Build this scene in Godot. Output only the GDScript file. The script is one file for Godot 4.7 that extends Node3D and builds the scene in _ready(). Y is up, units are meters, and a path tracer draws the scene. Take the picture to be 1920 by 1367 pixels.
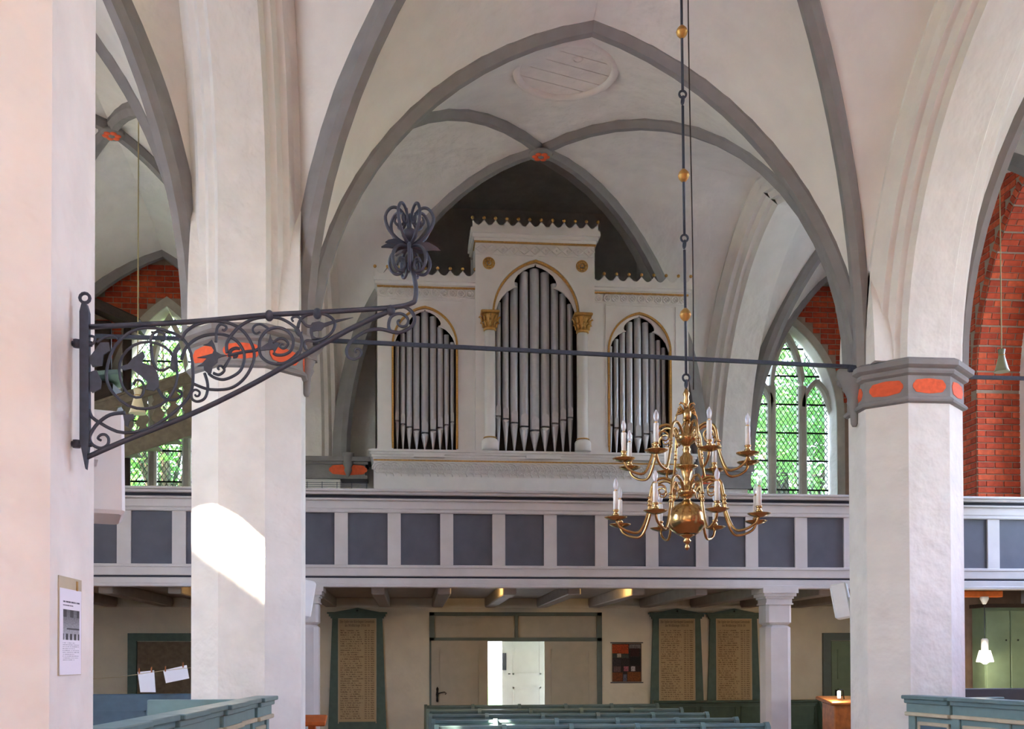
extends Node3D
# A brick hall church seen from its choir: nave, two aisles, west gallery with the organ.
# P(x, y, d): x across the nave, y up, d along the nave away from the camera.

const EYE := 1.66
const FPX := 1980.0
const DW := 16.6      # inner face of the west wall
const XL := -5.8      # inner face of the left aisle wall
const XR := 7.8       # inner face of the right aisle wall
const PLX := -1.56    # axis of the left pillar row
const PRX := 5.12     # axis of the right pillar row
const PD := 10.5      # west pillar pair
const ND := 3.4       # near pillar pair
const GD := 13.0      # gallery front
const SPL := 4.78     # springing on the left row
const SPR := 4.62     # springing on the right row

var M := {}
var used := {}
var rng := RandomNumberGenerator.new()

static func P(x: float, y: float, d: float) -> Vector3:
	return Vector3(x, y, -d)


class MB:
	var st := SurfaceTool.new()
	func _init() -> void:
		st.begin(Mesh.PRIMITIVE_TRIANGLES)
		st.set_smooth_group(-1)
	func soft(on := true) -> MB:
		st.set_smooth_group(0 if on else -1)
		return self
	func tri(a: Vector3, b: Vector3, c: Vector3) -> void:
		st.add_vertex(a)
		st.add_vertex(b)
		st.add_vertex(c)
	func quad(a: Vector3, b: Vector3, c: Vector3, d: Vector3) -> void:
		tri(a, b, c)
		tri(a, c, d)
	func box(c: Vector3, s: Vector3, b := Basis.IDENTITY) -> MB:
		var h := s * 0.5
		var v := []
		for i in 8:
			v.append(c + b * Vector3(h.x if i & 1 else -h.x, h.y if i & 2 else -h.y, h.z if i & 4 else -h.z))
		for f in [[0, 2, 3, 1], [4, 5, 7, 6], [0, 1, 5, 4], [2, 6, 7, 3], [0, 4, 6, 2], [1, 3, 7, 5]]:
			quad(v[f[0]], v[f[1]], v[f[2]], v[f[3]])
		return self
	func slab(a: Vector3, b: Vector3) -> MB:
		return box((a + b) * 0.5, (b - a).abs())
	# a box with chamfered edges
	func block(c: Vector3, s: Vector3, k: float, b := Basis.IDENTITY) -> MB:
		var h := s * 0.5
		var rows := []
		for q in [[-h.y, k], [-h.y + k, 0.0], [h.y - k, 0.0], [h.y, k]]:
			var e: float = q[1]
			var x: float = h.x - e
			var z: float = h.z - e
			var g := k * 0.999
			var r := PackedVector3Array()
			for p in [Vector2(-x + g, -z), Vector2(x - g, -z), Vector2(x, -z + g), Vector2(x, z - g), Vector2(x - g, z), Vector2(-x + g, z), Vector2(-x, z - g), Vector2(-x, -z + g)]:
				r.append(c + b * Vector3(p.x, q[0], p.y))
			rows.append(r)
		grid(rows, true)
		cap(rows[0], true)
		cap(rows[3], false)
		return self
	func cap(r: PackedVector3Array, under: bool) -> void:
		for i in range(1, r.size() - 1):
			if under:
				tri(r[0], r[i], r[i + 1])
			else:
				tri(r[0], r[i + 1], r[i])
	func grid(rows: Array, wrap := false) -> MB:
		for i in rows.size() - 1:
			var a: PackedVector3Array = rows[i]
			var b: PackedVector3Array = rows[i + 1]
			for j in (a.size() if wrap else a.size() - 1):
				var k := (j + 1) % a.size()
				quad(a[j], b[j], b[k], a[k])
		return self
	# profile of (radius, height) turned about the local y axis at c
	func lathe(c: Vector3, prof: Array, seg := 16, b := Basis.IDENTITY, whole := TAU, start := 0.0, lids := true) -> MB:
		var rows := []
		for p in prof:
			var r := PackedVector3Array()
			for j in seg + (0 if whole >= TAU else 1):
				var a := start - whole * j / seg
				r.append(c + b * Vector3(p.x * cos(a), p.y, p.x * sin(a)))
			rows.append(r)
		grid(rows, whole >= TAU)
		if whole >= TAU and lids:
			if prof[0].x > 0.001:
				cap(rows[0], true)
			if prof[-1].x > 0.001:
				cap(rows[-1], false)
		return self
	# stacked octagons of (apothem, height), faces square to the axes
	func octagon(c: Vector3, prof: Array) -> MB:
		var rows := []
		for p in prof:
			var r := PackedVector3Array()
			for j in 8:
				var a := -TAU * (j + 0.5) / 8
				r.append(c + Vector3(p.x / cos(PI / 8) * cos(a), p.y, p.x / cos(PI / 8) * sin(a)))
			rows.append(r)
		grid(rows, true)
		cap(rows[0], true)
		cap(rows[-1], false)
		return self
	func tube(pts: PackedVector3Array, r0: float, seg := 8, r1 := -1.0, closed := false, flat := 1.0) -> MB:
		var n := pts.size()
		if r1 < 0:
			r1 = r0
		var rows := []
		var nrm := Vector3.ZERO
		for i in n:
			var t: Vector3 = (pts[(i + 1) % n] - pts[(i - 1 + n) % n]) if closed else (pts[mini(i + 1, n - 1)] - pts[maxi(i - 1, 0)])
			t = t.normalized()
			if i == 0:
				nrm = t.cross(Vector3.UP if absf(t.y) < 0.95 else Vector3.RIGHT).normalized()
			else:
				nrm = (nrm - t * nrm.dot(t)).normalized()
			var bn := t.cross(nrm)
			var r := lerpf(r0, r1, float(i) / (n - 1))
			var row := PackedVector3Array()
			for j in seg:
				var a := TAU * j / seg
				row.append(pts[i] + nrm * (r * cos(a)) + bn * (r * flat * sin(a)))
			rows.append(row)
		if closed:
			rows.append(rows[0])
		grid(rows, true)
		if not closed:
			cap(rows[0], true)
			cap(rows[-1], false)
		return self
	# section of (side, out) pairs carried along pts; side and out are given for each point
	func sweep(section: Array, pts: PackedVector3Array, side: PackedVector3Array, out: PackedVector3Array, wrap := true) -> MB:
		var rows := []
		for i in pts.size():
			var row := PackedVector3Array()
			for s in section:
				row.append(pts[i] + side[i] * s.x + out[i] * s.y)
			rows.append(row)
		grid(rows, wrap)
		if wrap:
			fan(rows[0])
			fan(rows[-1])
		return self
	func fan(r: PackedVector3Array) -> void:
		for i in range(1, r.size() - 1):
			tri(r[0], r[i], r[i + 1])
	# flat outline in the local xy plane given depth along local -z..+z
	func prism(poly: PackedVector2Array, t: Transform3D, z0: float, z1: float) -> MB:
		var ix := Geometry2D.triangulate_polygon(poly)
		for i in range(0, ix.size(), 3):
			var q := [poly[ix[i]], poly[ix[i + 1]], poly[ix[i + 2]]]
			tri(t * Vector3(q[0].x, q[0].y, z1), t * Vector3(q[1].x, q[1].y, z1), t * Vector3(q[2].x, q[2].y, z1))
			tri(t * Vector3(q[2].x, q[2].y, z0), t * Vector3(q[1].x, q[1].y, z0), t * Vector3(q[0].x, q[0].y, z0))
		for i in poly.size():
			var a := poly[i]
			var b := poly[(i + 1) % poly.size()]
			quad(t * Vector3(a.x, a.y, z0), t * Vector3(a.x, a.y, z1), t * Vector3(b.x, b.y, z1), t * Vector3(b.x, b.y, z0))
		return self
	# sphere-like blob
	func ball(c: Vector3, r: float, sy := 1.0, seg := 12, rings := 8) -> MB:
		var prof := []
		for i in rings + 1:
			var a := PI * i / rings - PI / 2
			prof.append(Vector2(maxf(r * cos(a), 0.0002), r * sy * sin(a)))
		return lathe(c, prof, seg)
	func done() -> ArrayMesh:
		st.generate_normals()
		return st.commit()


func numbered(n: String) -> String:
	var k: int = used.get(n, 0)
	used[n] = k + 1
	return n if k == 0 else "%s_%03d" % [n, k]

func gt(n: Node) -> Transform3D:
	var t := Transform3D.IDENTITY
	while n != self and n is Node3D:
		t = n.transform * t
		n = n.get_parent()
	return t

# one named mesh; its points are given in the church's own coordinates
func obj(called: String, shape, m: Material, parent: Node = self) -> MeshInstance3D:
	var o := MeshInstance3D.new()
	o.mesh = shape.done() if shape is MB else shape
	o.material_override = m
	o.name = numbered(called) if parent == self else called
	parent.add_child(o, true)
	o.transform = gt(parent).affine_inverse()
	return o

# a shared mesh set down at t (in the church's coordinates)
func piece(called: String, mesh: Mesh, m: Material, parent: Node, t: Transform3D) -> MeshInstance3D:
	var o := MeshInstance3D.new()
	o.mesh = mesh
	o.material_override = m
	o.name = numbered(called) if parent == self else called
	parent.add_child(o, true)
	o.transform = gt(parent).affine_inverse() * t
	return o

func thing(called: String, label: String, category: String, at: Vector3, group := "") -> Node3D:
	var o := Node3D.new()
	o.name = numbered(called)
	add_child(o)
	o.position = at
	return tag(o, label, category, group)

func tag(o: Node3D, label: String, category: String, group := "") -> Node3D:
	o.set_meta("label", label)
	o.set_meta("category", category)
	if group:
		o.set_meta("group", group)
	return o

func setting(called: String, label := "", category := "") -> Node3D:
	var o := Node3D.new()
	o.name = numbered(called)
	add_child(o)
	o.set_meta("kind", "structure")
	if label:
		o.set_meta("label", label)
	if category:
		o.set_meta("category", category)
	return o

func copy(o: Node3D, called: String, label: String) -> Node3D:
	var c: Node3D = o.duplicate()
	c.name = numbered(called)
	add_child(c)
	c.set_meta("label", label)
	return c


# ---------------------------------------------------------------- materials
func noise_tex(seed_: int, freq: float, a: Color, b: Color, oct := 4, size := 256, kind := FastNoiseLite.TYPE_SIMPLEX_SMOOTH) -> NoiseTexture2D:
	var n := FastNoiseLite.new()
	n.seed = seed_
	n.noise_type = kind
	n.frequency = freq
	n.fractal_octaves = oct
	var t := NoiseTexture2D.new()
	t.width = size
	t.height = size
	t.seamless = true
	t.noise = n
	var g := Gradient.new()
	g.set_color(0, a)
	g.set_color(1, b)
	t.color_ramp = g
	return t

func bump_tex(seed_: int, freq: float, strength: float, oct := 4) -> NoiseTexture2D:
	var n := FastNoiseLite.new()
	n.seed = seed_
	n.frequency = freq
	n.fractal_octaves = oct
	var t := NoiseTexture2D.new()
	t.width = 256
	t.height = 256
	t.seamless = true
	t.as_normal_map = true
	t.bump_strength = strength
	t.noise = n
	return t

func mat(called: String, c: Color, rough := 0.8, vary := 0.06, scale := 0.6, bump := 0.0, metal := 0.0) -> StandardMaterial3D:
	var m := StandardMaterial3D.new()
	m.resource_name = called
	m.roughness = rough
	m.metallic = metal
	m.metallic_specular = 0.4
	m.cull_mode = BaseMaterial3D.CULL_DISABLED
	if vary > 0.0:
		m.albedo_texture = noise_tex(called.hash() % 9999, 0.018, c * (1.0 - vary), c * (1.0 + vary))
		m.uv1_triplanar = true
		m.uv1_world_triplanar = true
		m.uv1_scale = Vector3.ONE * scale
	else:
		m.albedo_color = c
	if bump > 0.0:
		m.normal_enabled = true
		m.normal_texture = bump_tex(called.hash() % 7777, 0.03, 4.0)
		m.normal_scale = bump
		m.uv1_triplanar = true
		m.uv1_world_triplanar = true
		m.uv1_scale = Vector3.ONE * scale
	M[called] = m
	return m

func make_materials() -> void:
	mat("plaster", Color(0.91, 0.885, 0.85), 0.92, 0.03, 0.55, 0.6)
	mat("rib", Color(0.56, 0.54, 0.53), 0.85, 0.07, 0.8, 0.2)
	mat("medallion", Color(0.92, 0.40, 0.25), 0.8, 0.06, 3.0)
	mat("brick_a", Color(0.73, 0.29, 0.18), 0.88, 0.12, 2.0, 0.3)
	mat("brick_b", Color(0.78, 0.34, 0.21), 0.88, 0.12, 2.0, 0.3)
	mat("brick_c", Color(0.67, 0.26, 0.165), 0.88, 0.12, 2.0, 0.3)
	mat("mortar", Color(0.62, 0.53, 0.46), 0.95, 0.06, 1.5)
	mat("stone", Color(0.72, 0.70, 0.64), 0.85, 0.05, 1.0, 0.2)
	mat("gallery_paint", Color(0.77, 0.75, 0.745), 0.55, 0.025, 0.7)
	mat("gallery_panel", Color(0.34, 0.345, 0.385), 0.6, 0.05, 0.7)
	mat("gallery_line", Color(0.17, 0.17, 0.22), 0.6, 0.0)
	mat("organ_paint", Color(0.86, 0.84, 0.82), 0.5, 0.02, 0.8)
	mat("gold", Color(0.74, 0.57, 0.32), 0.40, 0.12, 6.0, 0.0, 0.6)
	mat("pipe_metal", Color(0.74, 0.74, 0.755), 0.33, 0.025, 3.0, 0.0, 0.35)
	mat("iron", Color(0.24, 0.26, 0.31), 0.48, 0.1, 6.0, 0.0, 0.1)
	mat("brass", Color(0.74, 0.61, 0.41), 0.2, 0.05, 5.0, 0.0, 1.0)
	mat("candle_white", Color(0.90, 0.89, 0.86), 0.5, 0.0)
	mat("pew_green", Color(0.40, 0.49, 0.49), 0.42, 0.05, 1.2)
	mat("pew_blue", Color(0.31, 0.40, 0.46), 0.42, 0.05, 1.2)
	mat("pew_light", Color(0.45, 0.54, 0.53), 0.45, 0.05, 1.2)
	mat("pew_cream", Color(0.76, 0.71, 0.60), 0.5, 0.04, 1.2)
	mat("bench_green", Color(0.30, 0.39, 0.35), 0.35, 0.06, 1.2)
	mat("board_green", Color(0.34, 0.43, 0.40), 0.6, 0.06, 1.5)
	mat("door_paint", Color(0.70, 0.68, 0.61), 0.5, 0.03, 0.9)
	mat("door_frame", Color(0.38, 0.43, 0.41), 0.55, 0.04, 0.9)
	mat("white_paint", Color(0.88, 0.88, 0.88), 0.45, 0.015, 0.8)
	mat("beam_paint", Color(0.60, 0.57, 0.54), 0.65, 0.05, 0.8)
	mat("lower_wall", Color(0.86, 0.84, 0.76), 0.9, 0.03, 0.5, 0.15)
	mat("green_wood", Color(0.45, 0.52, 0.42), 0.5, 0.04, 1.0)
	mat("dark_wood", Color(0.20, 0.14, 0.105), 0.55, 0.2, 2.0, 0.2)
	mat("grey_wood", Color(0.44, 0.39, 0.32), 0.65, 0.1, 2.0, 0.1)
	mat("oak", Color(0.62, 0.36, 0.17), 0.45, 0.14, 2.0, 0.1)
	mat("orange_wood", Color(0.76, 0.38, 0.15), 0.5, 0.08, 2.0)
	mat("floor_tile_a", Color(0.66, 0.45, 0.36), 0.6, 0.1, 1.5)
	mat("floor_tile_b", Color(0.62, 0.40, 0.31), 0.6, 0.1, 1.5)
	mat("paper", Color(0.92, 0.92, 0.94), 0.7, 0.0)
	mat("lead", Color(0.05, 0.05, 0.055), 0.6, 0.0)
	mat("cream_enamel", Color(0.85, 0.80, 0.64), 0.35, 0.0)
	mat("olive_enamel", Color(0.58, 0.58, 0.47), 0.35, 0.0)
	mat("cord", Color(0.72, 0.66, 0.50), 0.7, 0.0)
	mat("black_metal", Color(0.03, 0.03, 0.03), 0.5, 0.0)
	mat("bark", Color(0.25, 0.20, 0.16), 0.9, 0.15, 1.0, 0.3)
	mat("paving", Color(0.78, 0.75, 0.70), 0.9, 0.06, 0.4)
	mat("grass", Color(0.30, 0.42, 0.18), 0.95, 0.15, 0.5)
	mat("roof_tile", Color(0.55, 0.28, 0.20), 0.85, 0.1, 0.8)
	var g := StandardMaterial3D.new()
	g.resource_name = "window_glass"
	g.albedo_color = Color(0.55, 0.72, 0.58, 0.22)
	g.transparency = BaseMaterial3D.TRANSPARENCY_ALPHA
	g.roughness = 0.05
	g.cull_mode = BaseMaterial3D.CULL_DISABLED
	M.glass = g
	var clear := g.duplicate()
	clear.resource_name = "clear_glass"
	clear.albedo_color = Color(0.7, 0.75, 0.72, 0.08)
	M.clear_glass = clear
	var bulb := StandardMaterial3D.new()
	bulb.resource_name = "bulb_glass"
	bulb.albedo_color = Color(0.97, 0.97, 1.0, 0.35)
	bulb.transparency = BaseMaterial3D.TRANSPARENCY_ALPHA
	bulb.roughness = 0.08
	bulb.cull_mode = BaseMaterial3D.CULL_DISABLED
	M.bulb = bulb
	for k in 3:
		var lf := StandardMaterial3D.new()
		lf.resource_name = "leaf_%d" % k
		lf.albedo_color = [Color(0.30, 0.49, 0.20), Color(0.38, 0.56, 0.25), Color(0.24, 0.42, 0.18)][k]
		lf.roughness = 0.6
		lf.backlight_enabled = true
		lf.backlight = [Color(0.30, 0.47, 0.16), Color(0.36, 0.52, 0.19), Color(0.24, 0.40, 0.13)][k]
		lf.cull_mode = BaseMaterial3D.CULL_DISABLED
		M["leaf%d" % k] = lf
	var lit := StandardMaterial3D.new()
	lit.resource_name = "lamp_glow"
	lit.albedo_color = Color(1, 1, 1)
	lit.emission_enabled = true
	lit.emission = Color(1.0, 0.95, 0.85)
	lit.emission_energy_multiplier = 1.5
	M.lamp_glow = lit
	var warm := lit.duplicate()
	warm.resource_name = "warm_bulb"
	warm.emission = Color(1.0, 0.72, 0.32)
	warm.emission_energy_multiplier = 4.0
	M.warm_bulb = warm


# ---------------------------------------------------------------- curves
# half of an arch from its springing s to its crown a, standing upright at s
func half_arch(s: Vector3, a: Vector3, n: int, stilt := 0.0) -> PackedVector3Array:
	var out := PackedVector3Array()
	if stilt > 0.0:
		out.append(s)
		s.y += stilt
	var flat := Vector3(a.x - s.x, 0, a.z - s.z)
	var w := flat.length()
	var u := flat / w
	var h := a.y - s.y
	if h >= w * 0.98:
		var r := (w * w + h * h) / (2.0 * w)
		var top := acos(clampf((r - w) / r, -1.0, 1.0))
		for i in n + 1:
			var th := top * i / n
			out.append(s + u * (r * (1.0 - cos(th))) + Vector3.UP * (r * sin(th)))
	else:
		var ra := 0.9 * w
		var top := acos(1.0 - w / ra)
		var rh := h / sin(top)
		for i in n + 1:
			var th := top * i / n
			out.append(s + u * (ra * (1.0 - cos(th))) + Vector3.UP * (rh * sin(th)))
	return out

func frames(pts: PackedVector3Array, side: Vector3) -> Array:
	var ss := PackedVector3Array()
	var oo := PackedVector3Array()
	for i in pts.size():
		var t := (pts[mini(i + 1, pts.size() - 1)] - pts[maxi(i - 1, 0)]).normalized()
		ss.append(side)
		oo.append(side.cross(t).normalized())
	# out must point away from the room: upwards at the crown
	if oo[pts.size() / 2].y < 0:
		for i in oo.size():
			oo[i] = -oo[i]
	# mitre at the crown, where the other half meets this one
	oo[-1] = Vector3.UP / maxf(0.5, oo[-1].y)
	return [ss, oo]

# outline of a pointed arch opening, from the left foot round to the right foot
func arch_outline(c: float, hw: float, spring: float, apex: float, n := 10) -> PackedVector2Array:
	var out := PackedVector2Array()
	var l := half_arch(Vector3(c - hw, spring, 0), Vector3(c, apex, 0), n)
	for p in l:
		out.append(Vector2(p.x, p.y))
	for i in range(n - 1, -1, -1):
		out.append(Vector2(2.0 * c - l[i].x, l[i].y))
	return out

# a thick wall in the local (u, y) plane with pointed or square openings; local z runs through it
func wall_open(mb: MB, t: Transform3D, u0: float, u1: float, y0: float, y1: float, th: float, ops: Array) -> void:
	var outl := []
	for face in 2:
		var z := th * face
		var cur := u0
		for o in ops:
			var sp: float = o.get("splay", 0.0) if face == 0 else 0.0
			var hw: float = o.hw + sp
			var c: float = o.c
			var sill: float = o.sill - sp
			var top := PackedVector2Array()
			if o.get("apex", 0.0) > 0.0:
				top = arch_outline(c, hw, o.spring, o.apex + sp)
			else:
				top = PackedVector2Array([Vector2(c - hw, o.spring), Vector2(c + hw, o.spring)])
			_rect(mb, t, cur, y0, c - hw, y1, z)
			if sill > y0 + 0.001:
				_rect(mb, t, c - hw, y0, c + hw, sill, z)
			for i in top.size() - 1:
				mb.quad(t * Vector3(top[i].x, top[i].y, z), t * Vector3(top[i].x, y1, z), t * Vector3(top[i + 1].x, y1, z), t * Vector3(top[i + 1].x, top[i + 1].y, z))
			var full := PackedVector2Array([Vector2(c - hw, maxf(sill, y0))])
			full.append_array(top)
			full.append(Vector2(c + hw, maxf(sill, y0)))
			outl.append(full)
			cur = c + hw
		_rect(mb, t, cur, y0, u1, y1, z)
	for k in ops.size():
		var a: PackedVector2Array = outl[k]
		var b: PackedVector2Array = outl[k + ops.size()]
		for i in a.size():
			var j := (i + 1) % a.size()
			mb.quad(t * Vector3(a[i].x, a[i].y, 0), t * Vector3(a[j].x, a[j].y, 0), t * Vector3(b[j].x, b[j].y, th), t * Vector3(b[i].x, b[i].y, th))
	for e in [[Vector2(u0, y0), Vector2(u0, y1)], [Vector2(u0, y1), Vector2(u1, y1)], [Vector2(u1, y1), Vector2(u1, y0)], [Vector2(u1, y0), Vector2(u0, y0)]]:
		mb.quad(t * Vector3(e[0].x, e[0].y, 0), t * Vector3(e[1].x, e[1].y, 0), t * Vector3(e[1].x, e[1].y, th), t * Vector3(e[0].x, e[0].y, th))

func _rect(mb: MB, t: Transform3D, u0: float, y0: float, u1: float, y1: float, z: float) -> void:
	if u1 - u0 > 0.0005 and y1 - y0 > 0.0005:
		mb.quad(t * Vector3(u0, y0, z), t * Vector3(u0, y1, z), t * Vector3(u1, y1, z), t * Vector3(u1, y0, z))


func _ready() -> void:
	rng.seed = 41
	# ---- camera
	var cam := Camera3D.new()
	cam.name = "camera"
	cam.projection = Camera3D.PROJECTION_FRUSTUM
	cam.near = 0.05
	cam.far = 400.0
	cam.size = 0.05 * 1367.0 / FPX
	cam.frustum_offset = Vector2(0.0, 0.05 * 518.5 / FPX)
	cam.position = Vector3(0, EYE, 0)
	cam.rotation_degrees = Vector3(0.95, -5.5, -0.15)
	add_child(cam)
	cam.current = true
	# ---- sky, sun, exposure
	var sky_mat := ProceduralSkyMaterial.new()
	sky_mat.sky_top_color = Color(0.65, 0.75, 0.95)
	sky_mat.sky_horizon_color = Color(0.92, 0.95, 0.99)
	sky_mat.ground_bottom_color = Color(0.35, 0.36, 0.30)
	sky_mat.ground_horizon_color = Color(0.60, 0.62, 0.58)
	sky_mat.sky_energy_multiplier = 1.0
	var sky := Sky.new()
	sky.sky_material = sky_mat
	var env := Environment.new()
	env.background_mode = Environment.BG_SKY
	env.sky = sky
	env.background_energy_multiplier = 6.0
	env.tonemap_mode = Environment.TONE_MAPPER_LINEAR
	env.tonemap_exposure = 4.7
	env.sdfgi_enabled = true
	env.ssao_enabled = true
	env.ssil_enabled = true
	var we := WorldEnvironment.new()
	we.name = "environment"
	we.environment = env
	add_child(we)
	var sun := DirectionalLight3D.new()
	sun.name = "sun"
	sun.light_color = Color(1.0, 0.95, 0.86)
	sun.light_energy = 12.0
	sun.light_angular_distance = 0.6
	sun.shadow_enabled = true
	sun.sky_mode = DirectionalLight3D.SKY_MODE_LIGHT_ONLY
	add_child(sun)
	sun.look_at_from_position(Vector3.ZERO, Vector3(0.62, -0.45, -0.45))
	make_materials()
	build_shell()
	build_pillars()
	build_vaults()
	build_west_windows()
	build_brick()
	build_gallery()
	build_organ()
	build_west_end()
	build_pews()
	build_chandelier()
	build_bracket()
	build_fittings()
	build_outside()


const BAYS := [[-9.0, -3.7], [-3.7, 3.4], [3.4, 10.5], [10.5, 16.6]]

# mullion, bars and panes of a plain window in a wall
func glaze(t: Transform3D, o: Dictionary, z: float, parent: Node) -> void:
	var outline := arch_outline(o.c, o.hw, o.spring, o.apex, 10)
	outline.append(Vector2(o.c + o.hw, o.sill))
	outline.append(Vector2(o.c - o.hw, o.sill))
	var cross := MB.new()
	var n := 2 if o.hw > 0.6 else 1
	for k in n:
		var u: float = o.c + (k - (n - 1) * 0.5) * o.hw * (1.44 if o.hw > 1.4 else 0.68)
		var top: float = o.spring + (o.apex - o.spring) * (0.9 if n == 1 else (0.35 if o.hw > 1.4 else 0.8))
		cross.box(t * Vector3(u, (o.sill + top) * 0.5, z), Vector3(0.12, top - o.sill, 0.14), t.basis)
	obj("mullion", cross, M.stone, parent)
	var bars := MB.new()
	var y: float = o.sill + 0.6
	while y < o.spring + 0.1:
		bars.box(t * Vector3(o.c, y, z), Vector3(o.hw * 2.0, 0.025, 0.02), t.basis)
		y += 0.6
	obj("saddle_bar", bars, M.lead, parent)
	obj("glass_pane", MB.new().prism(outline, t.translated_local(Vector3(0, 0, z)), -0.002, 0.002), M.clear_glass, parent)

func build_shell() -> void:
	var f := setting("floor", "red tiled church floor", "floor")
	obj("slab", MB.new().slab(P(XL - 1.0, -0.2, -9.8), P(XR + 1.2, 0.0, DW + 0.8)), M.floor_tile_a, f)
	# outer aisle wall on the left
	var wl := setting("wall_left", "white plastered outer wall of the left aisle", "wall")
	var mb := MB.new()
	var tl := Transform3D(Basis(Vector3(0, 0, -1), Vector3.UP, Vector3(-1, 0, 0)), Vector3(XL, 0, 0))
	var ops := []
	for c in [-6.35, -0.15, 6.35, 13.6]:
		ops.append({"c": c, "hw": 1.0 if c < 3 else (1.5 if c < 10 else 0.65), "sill": 1.7 if c < 10 else 3.0, "spring": 4.8, "apex": 6.6, "splay": 0.25})
	wall_open(mb, tl, -9.8, DW + 0.8, 0.0, 10.2, 0.8, ops)
	obj("masonry", mb, M.plaster, wl)
	for o in ops:
		glaze(tl, o, 0.5, wl)
	# outer aisle wall on the right: an inner layer of brick niches, an outer layer with the windows
	var wr := setting("wall_right", "red brick outer wall of the right aisle with deep pointed niches", "wall")
	var tr := Transform3D(Basis(Vector3(0, 0, -1), Vector3.UP, Vector3(1, 0, 0)), Vector3(XR, 0, 0))
	mb = MB.new()
	wall_open(mb, tr, 10.5, DW, 0.0, 10.2, 0.62, [{"c": 12.27, "hw": 1.6, "sill": 0.0, "spring": 5.3, "apex": 8.0}])
	obj("mortar_bed", mb, M.mortar, wr)
	mb = MB.new()
	ops = []
	for c in [-6.35, -0.15, 6.95]:
		ops.append({"c": c, "hw": 1.6, "sill": 2.5, "spring": 5.3, "apex": 8.0})
	wall_open(mb, tr, -9.8, 10.5, 0.0, 10.2, 0.62, ops)
	obj("niche_layer", mb, M.brick_a, wr)
	mb = MB.new()
	ops = []
	for c in [-6.35, -0.15, 6.95, 12.27]:
		ops.append({"c": c, "hw": 0.5 if c < 3 else (1.3 if c < 10 else 0.95), "sill": 3.2 if c < 3 else (2.4 if c < 10 else 3.0), "spring": 5.4, "apex": 7.4, "splay": 0.15})
	wall_open(mb, tr.translated(Vector3(0.62, 0, 0)), -9.8, DW + 0.8, 0.0, 10.2, 0.45, ops)
	obj("window_layer", mb, M.plaster, wr)
	for o in ops:
		glaze(tr.translated(Vector3(0.62, 0, 0)), o, 0.3, wr)
	# east wall behind the photographer
	var wa := setting("wall_east", "white plastered east wall with tall windows", "wall")
	mb = MB.new()
	var te := Transform3D(Basis(Vector3(1, 0, 0), Vector3.UP, Vector3(0, 0, 1)), Vector3(0, 0, 9.0))
	ops = [
		{"c": -3.7, "hw": 0.7, "sill": 3.0, "spring": 5.7, "apex": 7.3, "splay": 0.25},
		{"c": 1.78, "hw": 0.35, "sill": 4.4, "spring": 5.6, "apex": 6.5, "splay": 0.2},
		{"c": 6.5, "hw": 0.6, "sill": 3.0, "spring": 5.7, "apex": 7.3, "splay": 0.2}]
	wall_open(mb, te, XL - 0.8, XR + 1.1, 0.0, 10.2, 0.8, ops)
	obj("masonry", mb, M.plaster, wa)
	for o in ops:
		glaze(te, o, 0.5, wa)
	# west wall: plastered below the gallery, tower arch and aisle windows above
	var ww := setting("wall_west", "west wall with tower arch and aisle windows", "wall")
	var tw := Transform3D(Basis(Vector3(1, 0, 0), Vector3.UP, Vector3(0, 0, -1)), Vector3(0, 0, -DW))
	mb = MB.new()
	wall_open(mb, tw, XL - 0.8, XR + 1.1, 0.0, 2.62, 0.8, [{"c": 1.665, "hw": 1.365, "sill": 0.0, "spring": 2.39}])
	obj("lower_masonry", mb, M.lower_wall, ww)
	mb = MB.new()
	wall_open(mb, tw, XL - 0.8, XR + 1.1, 2.62, 10.2, 0.35, [
		{"c": -3.72, "hw": 0.70, "sill": 2.9, "spring": 5.6, "apex": 7.03, "splay": 0.06},
		{"c": 1.76, "hw": 2.3, "sill": 2.7, "spring": 6.6, "apex": 9.9},
		{"c": 6.17, "hw": 0.70, "sill": 2.9, "spring": 5.6, "apex": 7.03, "splay": 0.06}])
	obj("upper_masonry", mb, M.plaster, ww)
	# tower room behind the organ
	var tb := MB.new()
	tb.slab(P(-1.3, 2.5, DW + 0.35), P(-1.0, 11.6, 20.6))
	tb.slab(P(4.5, 2.5, DW + 0.35), P(4.8, 11.6, 20.6))
	tb.slab(P(-1.3, 2.5, 20.6), P(4.8, 11.6, 20.9))
	tb.slab(P(-1.3, 10.5, DW + 0.3), P(4.8, 11.8, 20.7))
	tb.slab(P(-1.3, 2.3, DW + 0.35), P(4.8, 2.6, 20.7))
	obj("tower_room", tb, M.plaster, ww)
	var roof := setting("ceiling", "white plastered vaults with grey ribs", "ceiling")
	obj("roof_deck", MB.new().slab(P(XL - 1.0, 10.2, -10.0), P(XR + 1.3, 10.5, DW + 1.0)), M.grey_wood, roof)


# ---------------------------------------------------------------- pillars
func medallion_shape() -> ArrayMesh:
	var poly := PackedVector2Array()
	for i in 40:
		var a := TAU * i / 40
		var k := 1.0 + 0.035 * cos(8.0 * a)
		poly.append(Vector2(0.165 * signf(cos(a)) * pow(absf(cos(a)), 0.72) * k, 0.072 * signf(sin(a)) * pow(absf(sin(a)), 0.62) * k))
	return MB.new().prism(poly, Transform3D.IDENTITY, -0.004, 0.006).done()

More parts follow.
